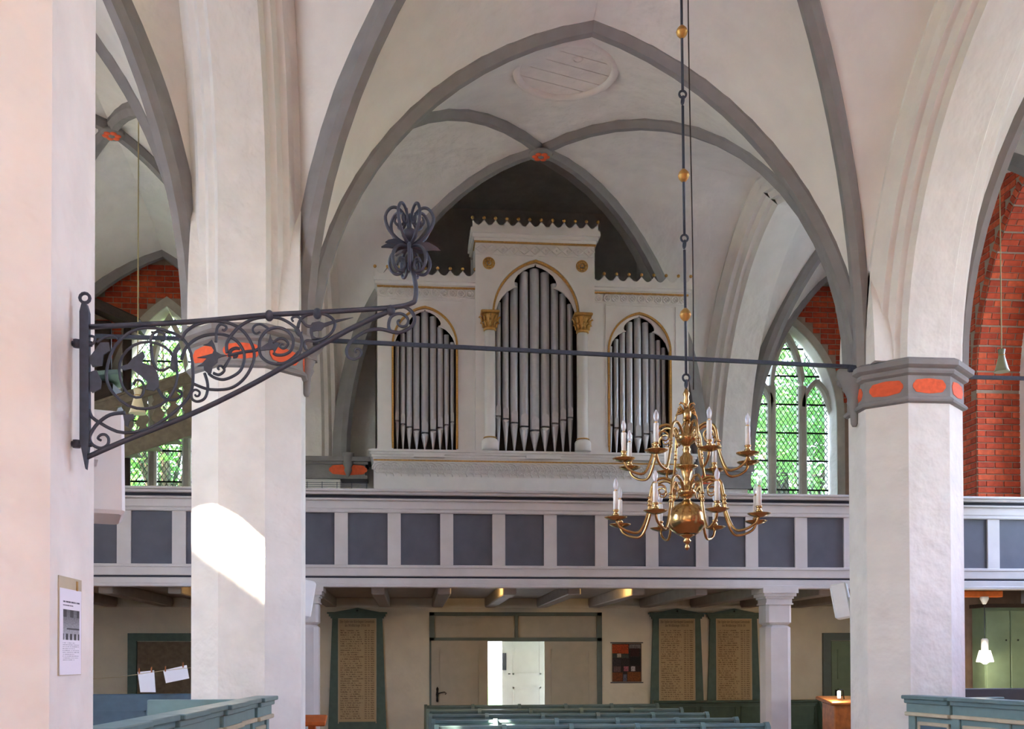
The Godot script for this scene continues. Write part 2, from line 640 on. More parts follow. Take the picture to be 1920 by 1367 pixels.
func capital_profile(lo: float, hi: float, a: float) -> Array:
	var h := hi - lo
	var out := []
	for q in [[0.0, 0.0], [0.04, 0.03], [0.05, 0.07], [0.035, 0.12], [0.012, 0.16], [0.012, 0.62], [0.05, 0.66], [0.06, 0.71], [0.055, 0.76], [0.085, 0.79], [0.105, 0.82], [0.11, 0.93], [0.06, 1.0], [-0.05, 1.0]]:
		out.append(Vector2(a + q[0], lo + h * q[1]))
	return out

func pillar(x: float, d: float, lo: float, hi: float, label: String, nave: float, with_ribs := true) -> Node3D:
	var a := 0.515
	var t := thing("octagonal_pillar", label, "pillar", P(x, 0, d), "octagonal nave pillars")
	obj("plinth", MB.new().octagon(P(x, 0, d), [Vector2(a + 0.1, 0.0), Vector2(a + 0.1, 0.28), Vector2(a, 0.36)]), M.stone, t)
	obj("shaft", MB.new().octagon(P(x, 0, d), [Vector2(a, 0.3), Vector2(a, lo + 0.02)]), M.plaster, t)
	obj("core", MB.new().octagon(P(x, 0, d), [Vector2(a - 0.13, hi - 0.02), Vector2(a - 0.13, 7.4)]), M.plaster, t)
	var cp := obj("capital", MB.new().octagon(P(x, 0, d), capital_profile(lo, hi, a)), M.rib, t)
	var md := medallion_shape()
	var ym := lo + (hi - lo) * 0.385
	for k in 8:
		var ang := TAU * k / 8
		var dir := Vector3(sin(ang), 0, cos(ang))
		piece("medallion", md, M.medallion, cp, Transform3D(Basis(Vector3.UP, ang), P(x, ym, d) + dir * (a + 0.012)))
	if with_ribs:
		# the corbel that carries the vault ribs on the nave side
		var c := MB.new().soft()
		c.lathe(P(x + nave * (a + 0.03), 0, d), [Vector2(0.02, lo - 0.13), Vector2(0.035, lo - 0.1), Vector2(0.045, lo + 0.06), Vector2(0.075, lo + 0.12), Vector2(0.06, lo + 0.15), Vector2(0.10, lo + 0.24), Vector2(0.12, lo + 0.30), Vector2(0.15, hi - 0.08), Vector2(0.17, hi - 0.04), Vector2(0.17, hi + 0.02)], 14)
		obj("rib_corbel", c, M.rib, t)
	return t

func build_pillars() -> void:
	pillar(PLX, ND, 4.38, SPL, "white octagonal pillar nearest the camera, carrying the iron bracket", 1.0)
	pillar(PLX, PD, 4.375, SPL, "white octagonal pillar at left with a patch of sunlight", 1.0)
	pillar(PRX, PD, 4.18, SPR, "white octagonal pillar at right beside the brass chandelier", -1.0)
	for d in [ND, -3.7]:
		pillar(PRX, d, 4.18, SPR, "white octagonal pillar of the right row behind the camera", -1.0)
	pillar(PLX, -3.7, 4.38, SPL, "white octagonal pillar of the left row behind the camera", 1.0)
	# responds on the west wall that take the last arcade arches
	for s in [[PLX, -1.0, 4.40, 4.73], [PRX, 1.0, 4.33, 4.66]]:
		var x: float = s[0]
		var nave: float = -s[1]
		var lo: float = s[2]
		var hi: float = s[3]
		var t := thing("wall_respond", "grey %s on the west wall %s the organ" % ["half pillar with capital", "left of" if nave > 0 else "right of"], "pillar", P(x, 0, DW))
		obj("shaft", MB.new().slab(P(x - 0.5 if nave < 0 else x - 0.45, 2.72, DW - 0.35), P(x + (0.2 if nave < 0 else 0.5), lo, DW + 0.05)), M.plaster, t)
		var inner := x + nave * 0.86
		var cp := MB.new()
		for q in [[lo, lo + 0.05, 0.05], [lo + 0.05, lo + 0.22, 0.02], [lo + 0.22, lo + 0.26, 0.06], [lo + 0.26, hi, 0.10]]:
			cp.slab(P(minf(x - nave * (0.55 if nave > 0 else 0.24), inner + nave * q[2]), q[0], DW - 0.38 - q[2]), P(maxf(x - nave * (0.55 if nave > 0 else 0.24), inner + nave * q[2]), q[1], DW + 0.02))
		var co := obj("capital", cp, M.rib, t)
		piece("medallion", medallion_shape(), M.medallion, co, Transform3D(Basis.IDENTITY.scaled(Vector3(1.7, 1.1, 1)), P(x + nave * 0.62, lo + 0.14, DW - 0.402)))
		var c := MB.new().soft()
		c.lathe(P(x + nave * 0.62, 0, DW - 0.42), [Vector2(0.01, lo + 0.02), Vector2(0.03, lo + 0.06), Vector2(0.06, lo + 0.13), Vector2(0.05, lo + 0.17), Vector2(0.08, lo + 0.22), Vector2(0.09, hi), Vector2(0.09, hi + 0.06)], 12)
		obj("rib_corbel", c, M.rib, t)


# ---------------------------------------------------------------- vaults
const BOLD := [Vector2(-0.09, 0.26), Vector2(-0.09, 0.07), Vector2(-0.06, 0.03), Vector2(-0.04, 0.0), Vector2(0.04, 0.0), Vector2(0.06, 0.03), Vector2(0.09, 0.07), Vector2(0.09, 0.26)]
const RIB := [Vector2(-0.10, 0.26), Vector2(-0.10, 0.08), Vector2(-0.065, 0.03), Vector2(-0.045, 0.0), Vector2(0.045, 0.0), Vector2(0.065, 0.03), Vector2(0.10, 0.08), Vector2(0.10, 0.26)]
const ARCADE := [Vector2(-0.22, 0), Vector2(-0.26, 0.07), Vector2(-0.32, 0.075), Vector2(-0.36, 0.15), Vector2(-0.42, 0.155), Vector2(-0.46, 0.24), Vector2(-0.515, 0.30), Vector2(-0.515, 0.95), Vector2(0.515, 0.95), Vector2(0.515, 0.30), Vector2(0.46, 0.24), Vector2(0.42, 0.155), Vector2(0.36, 0.15), Vector2(0.32, 0.075), Vector2(0.26, 0.07), Vector2(0.22, 0)]

func rib(pts: PackedVector3Array, parent: Node, section := RIB, m: Material = null, called := "rib") -> void:
	var flat := pts[-1] - pts[0]
	flat.y = 0
	var side := flat.normalized().cross(Vector3.UP).normalized()
	var fr := frames(pts, side)
	obj(called, MB.new().sweep(section, pts, fr[0], fr[1]), m if m else M.rib, parent)

func lift(pts: PackedVector3Array, k: float) -> PackedVector3Array:
	var flat := pts[-1] - pts[0]
	flat.y = 0
	var fr := frames(pts, flat.normalized().cross(Vector3.UP).normalized())
	var out := PackedVector3Array()
	for i in pts.size():
		out.append(pts[i] + (Vector3.UP if i == pts.size() - 1 else fr[1][i]) * k)
	return out

# the two halves of a cell between a side arch (halves a, b) and the diagonals (da, db)
func web(a: PackedVector3Array, da: PackedVector3Array, parent: Node, belly := 0.07) -> void:
	var rows := []
	var n := mini(a.size(), da.size())
	for i in n:
		var p := a[i]
		var q := da[i]
		var row := PackedVector3Array()
		for k in 7:
			var t := k / 6.0
			row.append(p.lerp(q, t) + Vector3.UP * (belly * 4.0 * t * (1.0 - t) * minf(1.0, p.distance_to(q) * 0.5)))
		rows.append(row)
	obj("vault_web", MB.new().soft().grid(rows), M.plaster, parent)

# a bay: corners [near-left, near-right, far-right, far-left], boss, crowns of the four sides [near, right, far, left]
func bay(corner: Array, boss: Vector3, crown: Array, stilt: Array, skip: Array, parent: Node, given := {}) -> void:
	var n := 16
	var diag := []
	for c in corner:
		var h := half_arch(c, boss, n)
		rib(h, parent, BOLD)
		diag.append(lift(h, 0.085))
	for s in 4:
		if s in skip:
			continue
		var i: int = s
		var j: int = (s + 1) % 4
		for e in [i, j]:
			var st: float = stilt[s]
			var push: Vector3 = [P(0, 0, -0.2), Vector3(0.3, 0, 0), P(0, 0, 0.2), Vector3(-0.3, 0, 0)][s]
			var h := half_arch(corner[e] + push, crown[s], n - (1 if st > 0 else 0), st)
			if given.has(s):
				h = given[s][0 if e in ([0, 3] if s % 2 == 0 else [0, 1]) else 1]
			web(h if given.has(s) and s % 2 == 1 else lift(h, 0.075), diag[e], parent)

# line where the vault meets the arcade wall just outside the arch mouldings: near half, far half
func arcade_edge(left: bool, k: int, x: float) -> Array:
	var west := k == 3
	var f0: float = BAYS[k][0] + 0.515
	var f1: float = BAYS[k][1] - (0.36 if west else 0.515)
	var tall := left and not west
	var apex := 8.72 if tall else (7.72 if west else 7.68)
	var out := []
	for e in [f0, f1]:
		var h := half_arch(P(x, (SPL if left else SPR) - 0.04, e), P(x, apex, (f0 + f1) * 0.5), 15 if tall else 16, 0.95 if tall else 0.0)
		out.append(lift(h, 0.33))
	return out

# one half of a transverse arch of the nave, from the springing to the crown
func nave_arch(left: bool, d: float) -> PackedVector3Array:
	var out := PackedVector3Array()
	for i in 17:
		if left:
			var a := PI - i / 16.0 * (PI - acos((1.844 - 2.571) / 3.483))
			out.append(P(2.571 + 3.483 * cos(a), 4.59 + 3.483 * sin(a), d))
		else:
			var a := i / 16.0 * acos((1.844 - 0.668) / 3.943)
			out.append(P(0.668 + 3.943 * cos(a), 4.238 + 3.943 * sin(a), d))
	return out

func build_vaults() -> void:
	var roof := get_node("ceiling")
	var xl := PLX + 0.60
	var xr := PRX - 0.56
	# nave bays
	for k in 4:
		var d0: float = BAYS[k][0]
		var d1: float = BAYS[k][1]
		var mid := (d0 + d1) * 0.5
		var west := k == 3
		var e0 := d0 + 0.2
		var e1 := d1 - (0.42 if west else 0.2)
		var cr := [P(xl, SPL, e0), P(xr, SPR, e0), P(xr - (0.1 if west else 0.0), 4.66 if west else SPR, e1), P(xl + (0.02 if west else 0.0), 4.72 if west else SPL, e1)]
		var boss := P(1.70 if west else 1.76, 8.22, mid)
		var side_l := 8.0 if west else 9.0
		var given := {0: [nave_arch(true, d0), nave_arch(false, d0)], 2: [nave_arch(true, d1), nave_arch(false, d1)], 1: arcade_edge(false, k, PRX - 0.485), 3: arcade_edge(true, k, PLX + 0.485)}
		bay(cr, boss, [P(1.84, 8.05, d0), P(xr + 0.30, 8.0, mid), P(1.76, 8.1, d1), P(xl - 0.35, side_l, mid)], [0.0, 0.0, 0.0, 0.0 if west else 0.95], [2] if west else [], roof, given)
		# arcade arches, one to each side
		for s in [[PLX, SPL, 1.0], [PRX, SPR, -1.0]]:
			var x: float = s[0]
			var left: bool = s[2] > 0
			var f0 := d0 + 0.515
			var f1 := d1 - (0.36 if west else 0.515)
			var stilt := 0.95 if left and not west else 0.0
			var apex := 8.72 if left and not west else (7.72 if west else 7.68)
			for e in [f0, f1]:
				var sec: Array = ARCADE.duplicate()
				if west and not left:
					for q in sec.size():
						if e == f0 and sec[q].x > 0.24 or e == f1 and sec[q].x < -0.24:
							sec[q] = Vector2(signf(sec[q].x) * 0.24, sec[q].y)
				rib(half_arch(P(x, s[1] - 0.04, e), P(x, apex, (f0 + f1) * 0.5), 18, stilt), roof, sec, M.plaster, "arcade_arch")
	# transverse arches of the nave
	for d in [-3.7, ND, PD]:
		rib(nave_arch(true, d), roof)
		rib(nave_arch(false, d), roof)
	# aisle bays
	for s in [-1.0, 1.0]:
		var xi: float = PLX - 0.58 if s < 0 else PRX + 0.56
		var xo: float = XL + 0.05 if s < 0 else XR - 0.05
		var sp: float = SPL if s < 0 else SPR
		var xm := -3.72 if s < 0 else (xi + xo) * 0.5
		for k in 4:
			var d0: float = BAYS[k][0]
			var d1: float = BAYS[k][1]
			var mid := (d0 + d1) * 0.5
			var lx := minf(xi, xo)
			var rx := maxf(xi, xo)
			var e1 := d1 - (0.35 if k == 3 else 0.2)
			var cr := [P(lx, sp, d0 + 0.2), P(rx, sp, d0 + 0.2), P(rx, sp, e1), P(lx - (0.28 if k == 3 and s > 0 else 0.0), sp, e1)]
			var ty := 8.35 if s < 0 else 8.1
			var wy := 7.75
			var outer_y := 8.15 if s < 0 else 7.95
			var inner_y := 9.0 if s < 0 and k < 3 else 8.0
			var cw := [P(xm, ty, d0), P(rx + (0.0 if s < 0 else 0.3), inner_y if s < 0 else outer_y, mid), P(xm, wy if k == 3 else ty, d1 - (0.3 if k == 3 else 0.0)), P(lx - 0.3, outer_y if s < 0 else inner_y, mid)]
			bay(cr, P(xm, 8.25, mid), cw, [0.0, 0.0, 0.0, 0.0], [], roof, {1 if s < 0 else 3: arcade_edge(s < 0, k, PLX - 0.485 if s < 0 else PRX + (0.485 if k < 3 else 0.21))})
			for e in [cr[0], cr[1]]:
				rib(half_arch(P(e.x, sp, d0), P(xm, ty, d0), 16), roof)
			if k == 3:
				for e in [cr[2], cr[3]]:
					rib(half_arch(P(e.x, sp, d1 - 0.25), P(xm, wy, d1 - 0.25), 16), roof)
	# painted bosses
	for b in [P(1.70, 8.205, 13.55), P(-3.72, 8.235, 13.55)]:
		var flower := obj("boss", MB.new().soft().lathe(b, [Vector2(0.015, -0.03), Vector2(0.03, -0.028), Vector2(0.04, -0.015), Vector2(0.14, -0.01), Vector2(0.16, 0.03)], 20), M.rib, roof)
		for k in 6:
			var a := TAU * k / 6
			obj("boss_petal", MB.new().soft().ball(b + Vector3(0.075 * cos(a), -0.012, 0.075 * sin(a)), 0.043, 0.4, 10, 6), M.medallion, flower)
	# round hatch in the nave vault with a boarded lid
	var hc := P(1.70, 8.07, 11.35)
	obj("hatch_rim", MB.new().soft().lathe(hc, [Vector2(0.50, 0.35), Vector2(0.50, 0.0), Vector2(0.52, -0.02), Vector2(0.55, -0.02), Vector2(0.58, 0.0), Vector2(0.61, 0.10), Vector2(0.64, 0.35)], 40, Basis.IDENTITY), M.plaster, roof)
	for k in 5:
		var z0 := -0.50 + k * 0.20
		var poly := PackedVector2Array()
		for i in 9:
			var z := z0 + 0.006 + (0.188) * i / 8.0
			poly.append(Vector2(sqrt(maxf(0.0, 0.505 * 0.505 - z * z)), z))
		for i in range(8, -1, -1):
			poly.append(Vector2(-poly[i].x, poly[i].y))
		obj("hatch_plank", MB.new().prism(poly, Transform3D(Basis(Vector3.UP, 0.35) * Basis(Vector3.RIGHT, PI / 2), hc + Vector3(0, 0.06, 0)), -0.02 - 0.006 * (k % 2), 0.03), M.plaster, roof)
	obj("hatch_ring", MB.new().soft().tube(ring_pts(hc + Vector3(0.1, 0.03, 0.22), 0.05), 0.008, 6, -1, true), M.plaster, roof)

func ring_pts(c: Vector3, r: float, n := 16, b := Basis.IDENTITY) -> PackedVector3Array:
	var out := PackedVector3Array()
	for i in n:
		out.append(c + b * Vector3(r * cos(TAU * i / n), 0, r * sin(TAU * i / n)))
	return out


# ---------------------------------------------------------------- west windows of the aisles
func bar(mb: MB, a: Vector3, b: Vector3, w: float, th: float) -> void:
	var d := b - a
	if d.length() < 0.004:
		return
	var x := d.normalized()
	var z := Vector3(0, 0, 1)
	mb.box((a + b) * 0.5, Vector3(d.length(), w, th), Basis(x, z.cross(x).normalized(), z))

func clip_line(mb: MB, a: Vector2, b: Vector2, poly: PackedVector2Array, d: float, w: float, th: float) -> void:
	for seg in Geometry2D.intersect_polyline_with_polygon(PackedVector2Array([a, b]), poly):
		bar(mb, P(seg[0].x, seg[0].y, d), P(seg[-1].x, seg[-1].y, d), w, th)

func arch_tube(mb: MB, c: float, hw: float, spring: float, apex: float, d: float) -> void:
	var o := arch_outline(c, hw, spring, apex, 8)
	var l := PackedVector3Array()
	for p in o:
		l.append(P(p.x, p.y, d))
	for half in [l.slice(0, 9), l.slice(8)]:
		var side := Vector3(0, 0, 1)
		var fr := frames(half, side)
		mb.sweep([Vector2(-0.09, -0.03), Vector2(-0.03, -0.055), Vector2(0.03, -0.055), Vector2(0.09, -0.03), Vector2(0.09, 0.03), Vector2(-0.09, 0.03)], half, fr[0], fr[1])

func build_window(n: int, cx: float, label: String) -> void:
	var w := setting("window_%d" % n, label, "window")
	var d := DW + 0.22
	var hw := 0.70
	var sill := 2.9
	var outline := arch_outline(cx, hw, 5.6, 7.03, 12)
	outline.append(Vector2(cx + hw, sill))
	outline.append(Vector2(cx - hw, sill))
	# pale stone band round the opening
	var o_in := arch_outline(cx, hw + 0.06, 5.6, 7.09, 14)
	var o_out := arch_outline(cx, hw + 0.19, 5.6, 7.24, 14)
	var band := MB.new()
	var a := [Vector2(cx - hw - 0.06, sill)] + Array(o_in) + [Vector2(cx + hw + 0.06, sill)]
	var b := [Vector2(cx - hw - 0.19, sill)] + Array(o_out) + [Vector2(cx + hw + 0.19, sill)]
	for i in a.size() - 1:
		var f := DW - 0.03
		band.quad(P(a[i].x, a[i].y, f), P(b[i].x, b[i].y, f), P(b[i + 1].x, b[i + 1].y, f), P(a[i + 1].x, a[i + 1].y, f))
		band.quad(P(b[i].x, b[i].y, f), P(b[i].x, b[i].y, DW + 0.02), P(b[i + 1].x, b[i + 1].y, DW + 0.02), P(b[i + 1].x, b[i + 1].y, f))
		band.quad(P(a[i].x, a[i].y, f), P(a[i + 1].x, a[i + 1].y, f), P(a[i + 1].x, a[i + 1].y, DW + 0.1), P(a[i].x, a[i].y, DW + 0.1))
	obj("stone_surround", band, M.stone, w)
	for s in [-1.0, 1.0]:
		var x: float = cx + s * 0.26
		obj("mullion", MB.new().block(P(x, (sill + 6.15) * 0.5, d), Vector3(0.13, 6.15 - sill, 0.18), 0.03), M.stone, w)
		var tr := MB.new()
		arch_tube(tr, cx + s * 0.49, 0.225, 5.78, 6.22, d)
		obj("tracery", tr, M.stone, w)
	var tc := MB.new()
	arch_tube(tc, cx, 0.26, 6.12, 6.98, d)
	obj("tracery", tc, M.stone, w)
	var bars := [3.0, 3.47, 3.95, 4.42, 4.90, 5.36, 5.83, 6.30, 6.75, 7.2]
	for l in [[-0.70, -0.31], [-0.21, 0.21], [0.31, 0.70]]:
		var x0: float = cx + l[0]
		var x1: float = cx + l[1]
		var light := PackedVector2Array([Vector2(x0, sill), Vector2(x1, sill), Vector2(x1, 7.2), Vector2(x0, 7.2)])
		var polys := Geometry2D.intersect_polygons(light, outline)
		if polys.is_empty():
			continue
		var poly: PackedVector2Array = polys[0]
		var lead := MB.new()
		var step := 0.079
		var run := (7.2 - sill) / 1.45
		var k := -int(run / step) - 6
		while k * step < (x1 - x0) + run + 0.1:
			var px := x0 + k * step
			clip_line(lead, Vector2(px, sill), Vector2(px + run, 7.2), poly, d + 0.002, 0.009, 0.008)
			clip_line(lead, Vector2(px, sill), Vector2(px - run, 7.2), poly, d + 0.002, 0.009, 0.008)
			k += 1
		obj("lead_lattice", lead, M.lead, w)
		for i in bars.size() - 1:
			var cell := PackedVector2Array([Vector2(x0 - 0.02, bars[i]), Vector2(x1 + 0.02, bars[i]), Vector2(x1 + 0.02, bars[i + 1]), Vector2(x0 - 0.02, bars[i + 1])])
			for q in Geometry2D.intersect_polygons(cell, poly):
				obj("glass_pane", MB.new().prism(q, Transform3D(Basis.IDENTITY, P(0, 0, d)), -0.002, 0.002), M.glass, w)
			var sb := MB.new()
			clip_line(sb, Vector2(x0 - 0.05, bars[i]), Vector2(x1 + 0.05, bars[i]), outline, d - 0.012, 0.026, 0.02)
			if i > 0 and bars[i] < 7.0:
				obj("saddle_bar", sb, M.lead, w)

func build_west_windows() -> void:
	build_window(1, 6.17, "three light pointed window with leaded green glass beside right pillar")
	build_window(2, -3.72, "pointed leaded window behind the wooden stair in the left aisle")


# ---------------------------------------------------------------- bricks
const BL := 0.243
const BH := 0.074
const CH := 0.087

func lay(parent: Node, mesh: Mesh, t: Transform3D) -> void:
	piece("brick", mesh, M[["brick_a", "brick_b", "brick_c"][rng.randi() % 3]], parent, t)

func build_brick() -> void:
	var full := MB.new().block(Vector3.ZERO, Vector3(BL, BH, 0.024), 0.005).done()
	var half := MB.new().block(Vector3.ZERO, Vector3(0.115, BH, 0.024), 0.005).done()
	var wr := get_node("wall_right")
	# west jamb of the niche, facing the camera, then its soffit
	var dj := 13.87
	var prof := PackedVector3Array()   # (0, y, d) along the jamb and up the arch
	var y := 3.45
	while y < 5.3:
		prof.append(Vector3(0, y, dj))
		y += CH
	var arc := half_arch(Vector3(0, 5.3, dj), Vector3(0, 8.0, 12.27), 200)
	var acc := 0.0
	for i in range(1, arc.size()):
		acc += arc[i].distance_to(arc[i - 1])
		if acc >= CH:
			acc -= CH
			prof.append(arc[i])
	for i in prof.size():
		var p := prof[i]
		var q := prof[mini(i + 1, prof.size() - 1)]
		var o := prof[maxi(i - 1, 0)]
		var up := Vector3(0, q.y - o.y, -(q.z - o.z)).normalized()
		var b := Basis(Vector3.RIGHT, up, Vector3.RIGHT.cross(up))
		var xs: Array = [[0.125, true], [0.38, true], [0.575, false]] if i % 2 == 0 else [[0.06, false], [0.25, true], [0.505, true]]
		for e in xs:
			lay(wr, full if e[1] else half, Transform3D(b, P(XR + e[0], p.y, p.z) + b.z * 0.003))
	# wall face between the niche and the west wall, and over the niche
	# rowlock ring of headers round the niche
	acc = 0.0
	for i in range(1, arc.size()):
		acc += arc[i].distance_to(arc[i - 1])
		if acc >= CH:
			acc -= CH
			var along := (arc[i] - arc[i - 1]).normalized()
			var tan_ := Vector3(0, along.y, -along.z)
			var rad := Vector3(-1, 0, 0).cross(tan_).normalized()
			if rad.z > 0:
				rad = -rad
			lay(wr, half, Transform3D(Basis(rad, tan_, rad.cross(tan_)), P(XR - 0.004, arc[i].y, arc[i].z) + rad * 0.062))
	var outline := arch_outline(12.27, 1.73, 5.3, 8.14, 14)
	for i in outline.size():
		if outline[i].y < 5.31:
			outline[i].x = clampf(outline[i].x, 10.67, 13.99)
	outline.append(Vector2(13.87, 5.25))
	outline.append(Vector2(13.87, 0.0))
	outline.append(Vector2(10.67, 0.0))
	var row := 0
	y = 3.45
	var turn := Basis(Vector3.UP, -PI / 2)
	while y < 8.2:
		var d := 12.6 + (0.128 if row % 2 else 0.0)
		while d < 14.75:
			var clear := true
			for c in [Vector2(d - BL * 0.5, y), Vector2(d + BL * 0.5, y), Vector2(d, y - BH * 0.5)]:
				clear = clear and not Geometry2D.is_point_in_polygon(c, outline)
			if clear:
				lay(wr, full, Transform3D(turn, P(XR - 0.003, y, d)))
			elif not Geometry2D.is_point_in_polygon(Vector2(d + BL * 0.25, y - BH * 0.4), outline) and not Geometry2D.is_point_in_polygon(Vector2(d + 0.01, y - BH * 0.4), outline):
				lay(wr, half, Transform3D(turn, P(XR - 0.003, y, d + 0.064)))
			d += BL + 0.012
		y += CH
		row += 1
	# brick round the two aisle windows of the west wall
	var ww := get_node("wall_west")
	for s in [[6.17, 5.9, 7.78, 3.6], [-3.72, -4.65, -2.85, 5.6]]:
		var cx: float = s[0]
		var hole := arch_outline(cx, 0.89, 5.6, 7.24, 12)
		hole.append(Vector2(cx + 0.89, 0))
		hole.append(Vector2(cx - 0.89, 0))
		obj("mortar_bed", strip_mesh(arch_strip(cx, 0.885, s[3] - 0.05, 5.6, 7.235, 0.72), DW - 0.009, DW + 0.005), M.mortar, ww)
		y = s[3]
		row = 0
		while y < 7.75:
			var x: float = s[1] + (0.128 if row % 2 else 0.0)
			while x < s[2]:
				var inside := 0
				for c in [Vector2(x - BL * 0.5, y - BH * 0.5), Vector2(x + BL * 0.5, y - BH * 0.5), Vector2(x, y - BH * 0.5)]:
					if Geometry2D.is_point_in_polygon(c, hole):
						inside += 1
				if inside == 0:
					lay(ww, full, Transform3D(Basis.IDENTITY, P(x, y, DW - 0.008)))
				elif inside == 1:
					var left := Geometry2D.is_point_in_polygon(Vector2(x - BL * 0.5, y - BH * 0.5), hole)
					lay(ww, half, Transform3D(Basis.IDENTITY, P(x + (0.064 if left else -0.064), y, DW - 0.008)))
				x += BL + 0.012
			y += CH
			row += 1


# ---------------------------------------------------------------- gallery
func build_gallery() -> void:
	var g := thing("organ_gallery", "painted wooden west gallery with white frames and slate grey panels", "gallery", P(1.7, 0, GD))
	var x0 := XL + 0.01
	var x1 := XR + 0.60
	obj("deck", MB.new().slab(P(XR - 0.02, 2.61, GD + 0.03), P(x1, 2.72, 13.85)), M.beam_paint, g)
	obj("deck", MB.new().slab(P(x0, 2.61, GD + 0.03), P(XR - 0.01, 2.72, DW - 0.01)), M.beam_paint, g)
	var rail := func(called: String, ya: float, yb: float, out: float, m: Material) -> void:
		obj(called, MB.new().block(P((x0 + x1) * 0.5, (ya + yb) * 0.5, GD + 0.05 - out * 0.5), Vector3(x1 - x0, yb - ya, 0.10 + out), minf(0.008, (yb - ya) * 0.3)), m, g)
	rail.call("handrail", 3.695, 3.727, 0.11, M.gallery_paint)
	rail.call("cornice", 3.662, 3.70, 0.075, M.gallery_paint)
	rail.call("painted_line", 3.616, 3.668, 0.0, M.gallery_line)
	rail.call("cornice", 3.594, 3.622, 0.045, M.gallery_paint)
	rail.call("frieze_board", 3.494, 3.598, 0.008, M.gallery_paint)
	rail.call("moulding", 3.447, 3.477, 0.02, M.gallery_paint)
	rail.call("rail", 3.447, 3.50, 0.0, M.gallery_paint)
	rail.call("rail", 2.77, 2.81, 0.012, M.gallery_paint)
	rail.call("base_board", 2.672, 2.776, 0.0, M.gallery_paint)
	rail.call("painted_line", 2.644, 2.676, -0.012, M.gallery_line)
	rail.call("beam", 2.572, 2.648, 0.01, M.gallery_paint)
	rail.call("beam_moulding", 2.535, 2.578, 0.028, M.gallery_paint)
	obj("edge_beam", MB.new().slab(P(x0, 2.545, GD + 0.06), P(x1, 2.63, GD + 0.26)), M.gallery_paint, g)
	var k := -3
	while -3.493 + 0.6435 * k < x1:
		var sx := -3.493 + 0.6435 * k
		if sx > x0:
			obj("stile", MB.new().slab(P(sx, 2.80, GD + 0.0), P(minf(sx + 0.16, x1), 3.455, GD + 0.08)), M.gallery_paint, g)
		var pa := maxf(sx + 0.155, x0)
		var pb := minf(sx + 0.65, x1)
		if pb > pa:
			obj("panel", MB.new().slab(P(pa, 2.805, GD + 0.03), P(pb, 3.45, GD + 0.06)), M.gallery_panel, g)
		k += 1
	# joists under the deck
	for i in range(-6, 10):
		var bx := -0.40 + 0.825 * i
		if bx > x0 + 0.2 and bx < XR - 0.1:
			obj("joist", MB.new().block(P(bx, 2.54, (GD + 0.26 + DW) * 0.5), Vector3(0.17, 0.15, DW - GD - 0.28), 0.012), M.beam_paint, g)
	obj("wall_plate", MB.new().slab(P(x0, 2.455, DW - 0.06), P(XR - 0.01, 2.50, DW - 0.005)), M.lower_wall, g)
	for px in [-1.28, 4.66]:
		var post := MB.new()
		post.block(P(px, 1.05, GD + 0.17), Vector3(0.33, 2.1, 0.33), 0.055)
		post.block(P(px, 2.22, GD + 0.17), Vector3(0.33, 0.28, 0.33), 0.03)
		var po := obj("post", post, M.gallery_paint, g)
		var cp := MB.new()
		for q in [[2.335, 2.355, 0.36], [2.355, 2.41, 0.335], [2.41, 2.44, 0.37], [2.44, 2.48, 0.42], [2.48, 2.545, 0.46]]:
			cp.slab(P(px - q[2] * 0.5, q[0], GD + 0.17 - q[2] * 0.5), P(px + q[2] * 0.5, q[1], GD + 0.17 + q[2] * 0.5))
		obj("post_capital", cp, M.gallery_paint, po)


# ---------------------------------------------------------------- organ
const OD := 14.6

func organ_pipe(o: Node, x: float, d: float, r: float, foot: float, mouth: float, top: float) -> void:
	var mb := MB.new().soft()
	mb.lathe(P(x, 0, d), [Vector2(0.008, foot), Vector2(r * 0.97, mouth - 0.05), Vector2(r, mouth - 0.013)], 18, Basis.IDENTITY, TAU, 0.0, false)
	mb.lathe(P(x, 0, d), [Vector2(r, mouth + 0.013), Vector2(r, top)], 18, Basis.IDENTITY, TAU, 0.0, false)
	mb.lathe(P(x, 0, d), [Vector2(r, mouth - 0.013), Vector2(r, mouth + 0.013)], 10, Basis.IDENTITY, PI, 0.0)   # behind the open mouth
	var p := obj("organ_pipe", mb, M.pipe_metal, o)
	var lip := PackedVector2Array([Vector2(-r * 0.78, 0.012), Vector2(r * 0.78, 0.012), Vector2(r * 0.78, 0.10 + r * 0.6)])
	for i in range(1, 9):
		var a := PI * i / 8
		lip.append(Vector2(r * 0.78 * cos(a), 0.10 + r * 0.6 + r * 0.7 * sin(a)))
	var t := Transform3D(Basis.IDENTITY, P(x, mouth, d - r * 0.90))
	obj("upper_lip", MB.new().prism(lip, t, -r * 0.2, r * 0.14), M.pipe_metal, p)
	var low := PackedVector2Array([Vector2(r * 0.78, -0.014), Vector2(-r * 0.78, -0.014)])
	for i in range(1, 8):
		var a := PI + PI * i / 8
		low.append(Vector2(r * 0.78 * cos(a), -0.014 + r * 0.6 * sin(a)))
	obj("lower_lip", MB.new().prism(low, t, -r * 0.2, r * 0.12), M.pipe_metal, p)

func arch_strip(c: float, hw: float, foot: float, spring: float, apex: float, w: float) -> Array:
	var a := [Vector2(c - hw, foot)] + Array(arch_outline(c, hw, spring, apex, 12)) + [Vector2(c + hw, foot)]
	var b := [Vector2(c - hw - w, foot)] + Array(arch_outline(c, hw + w, spring, apex + w * 1.15, 12)) + [Vector2(c + hw + w, foot)]
	return [a, b]

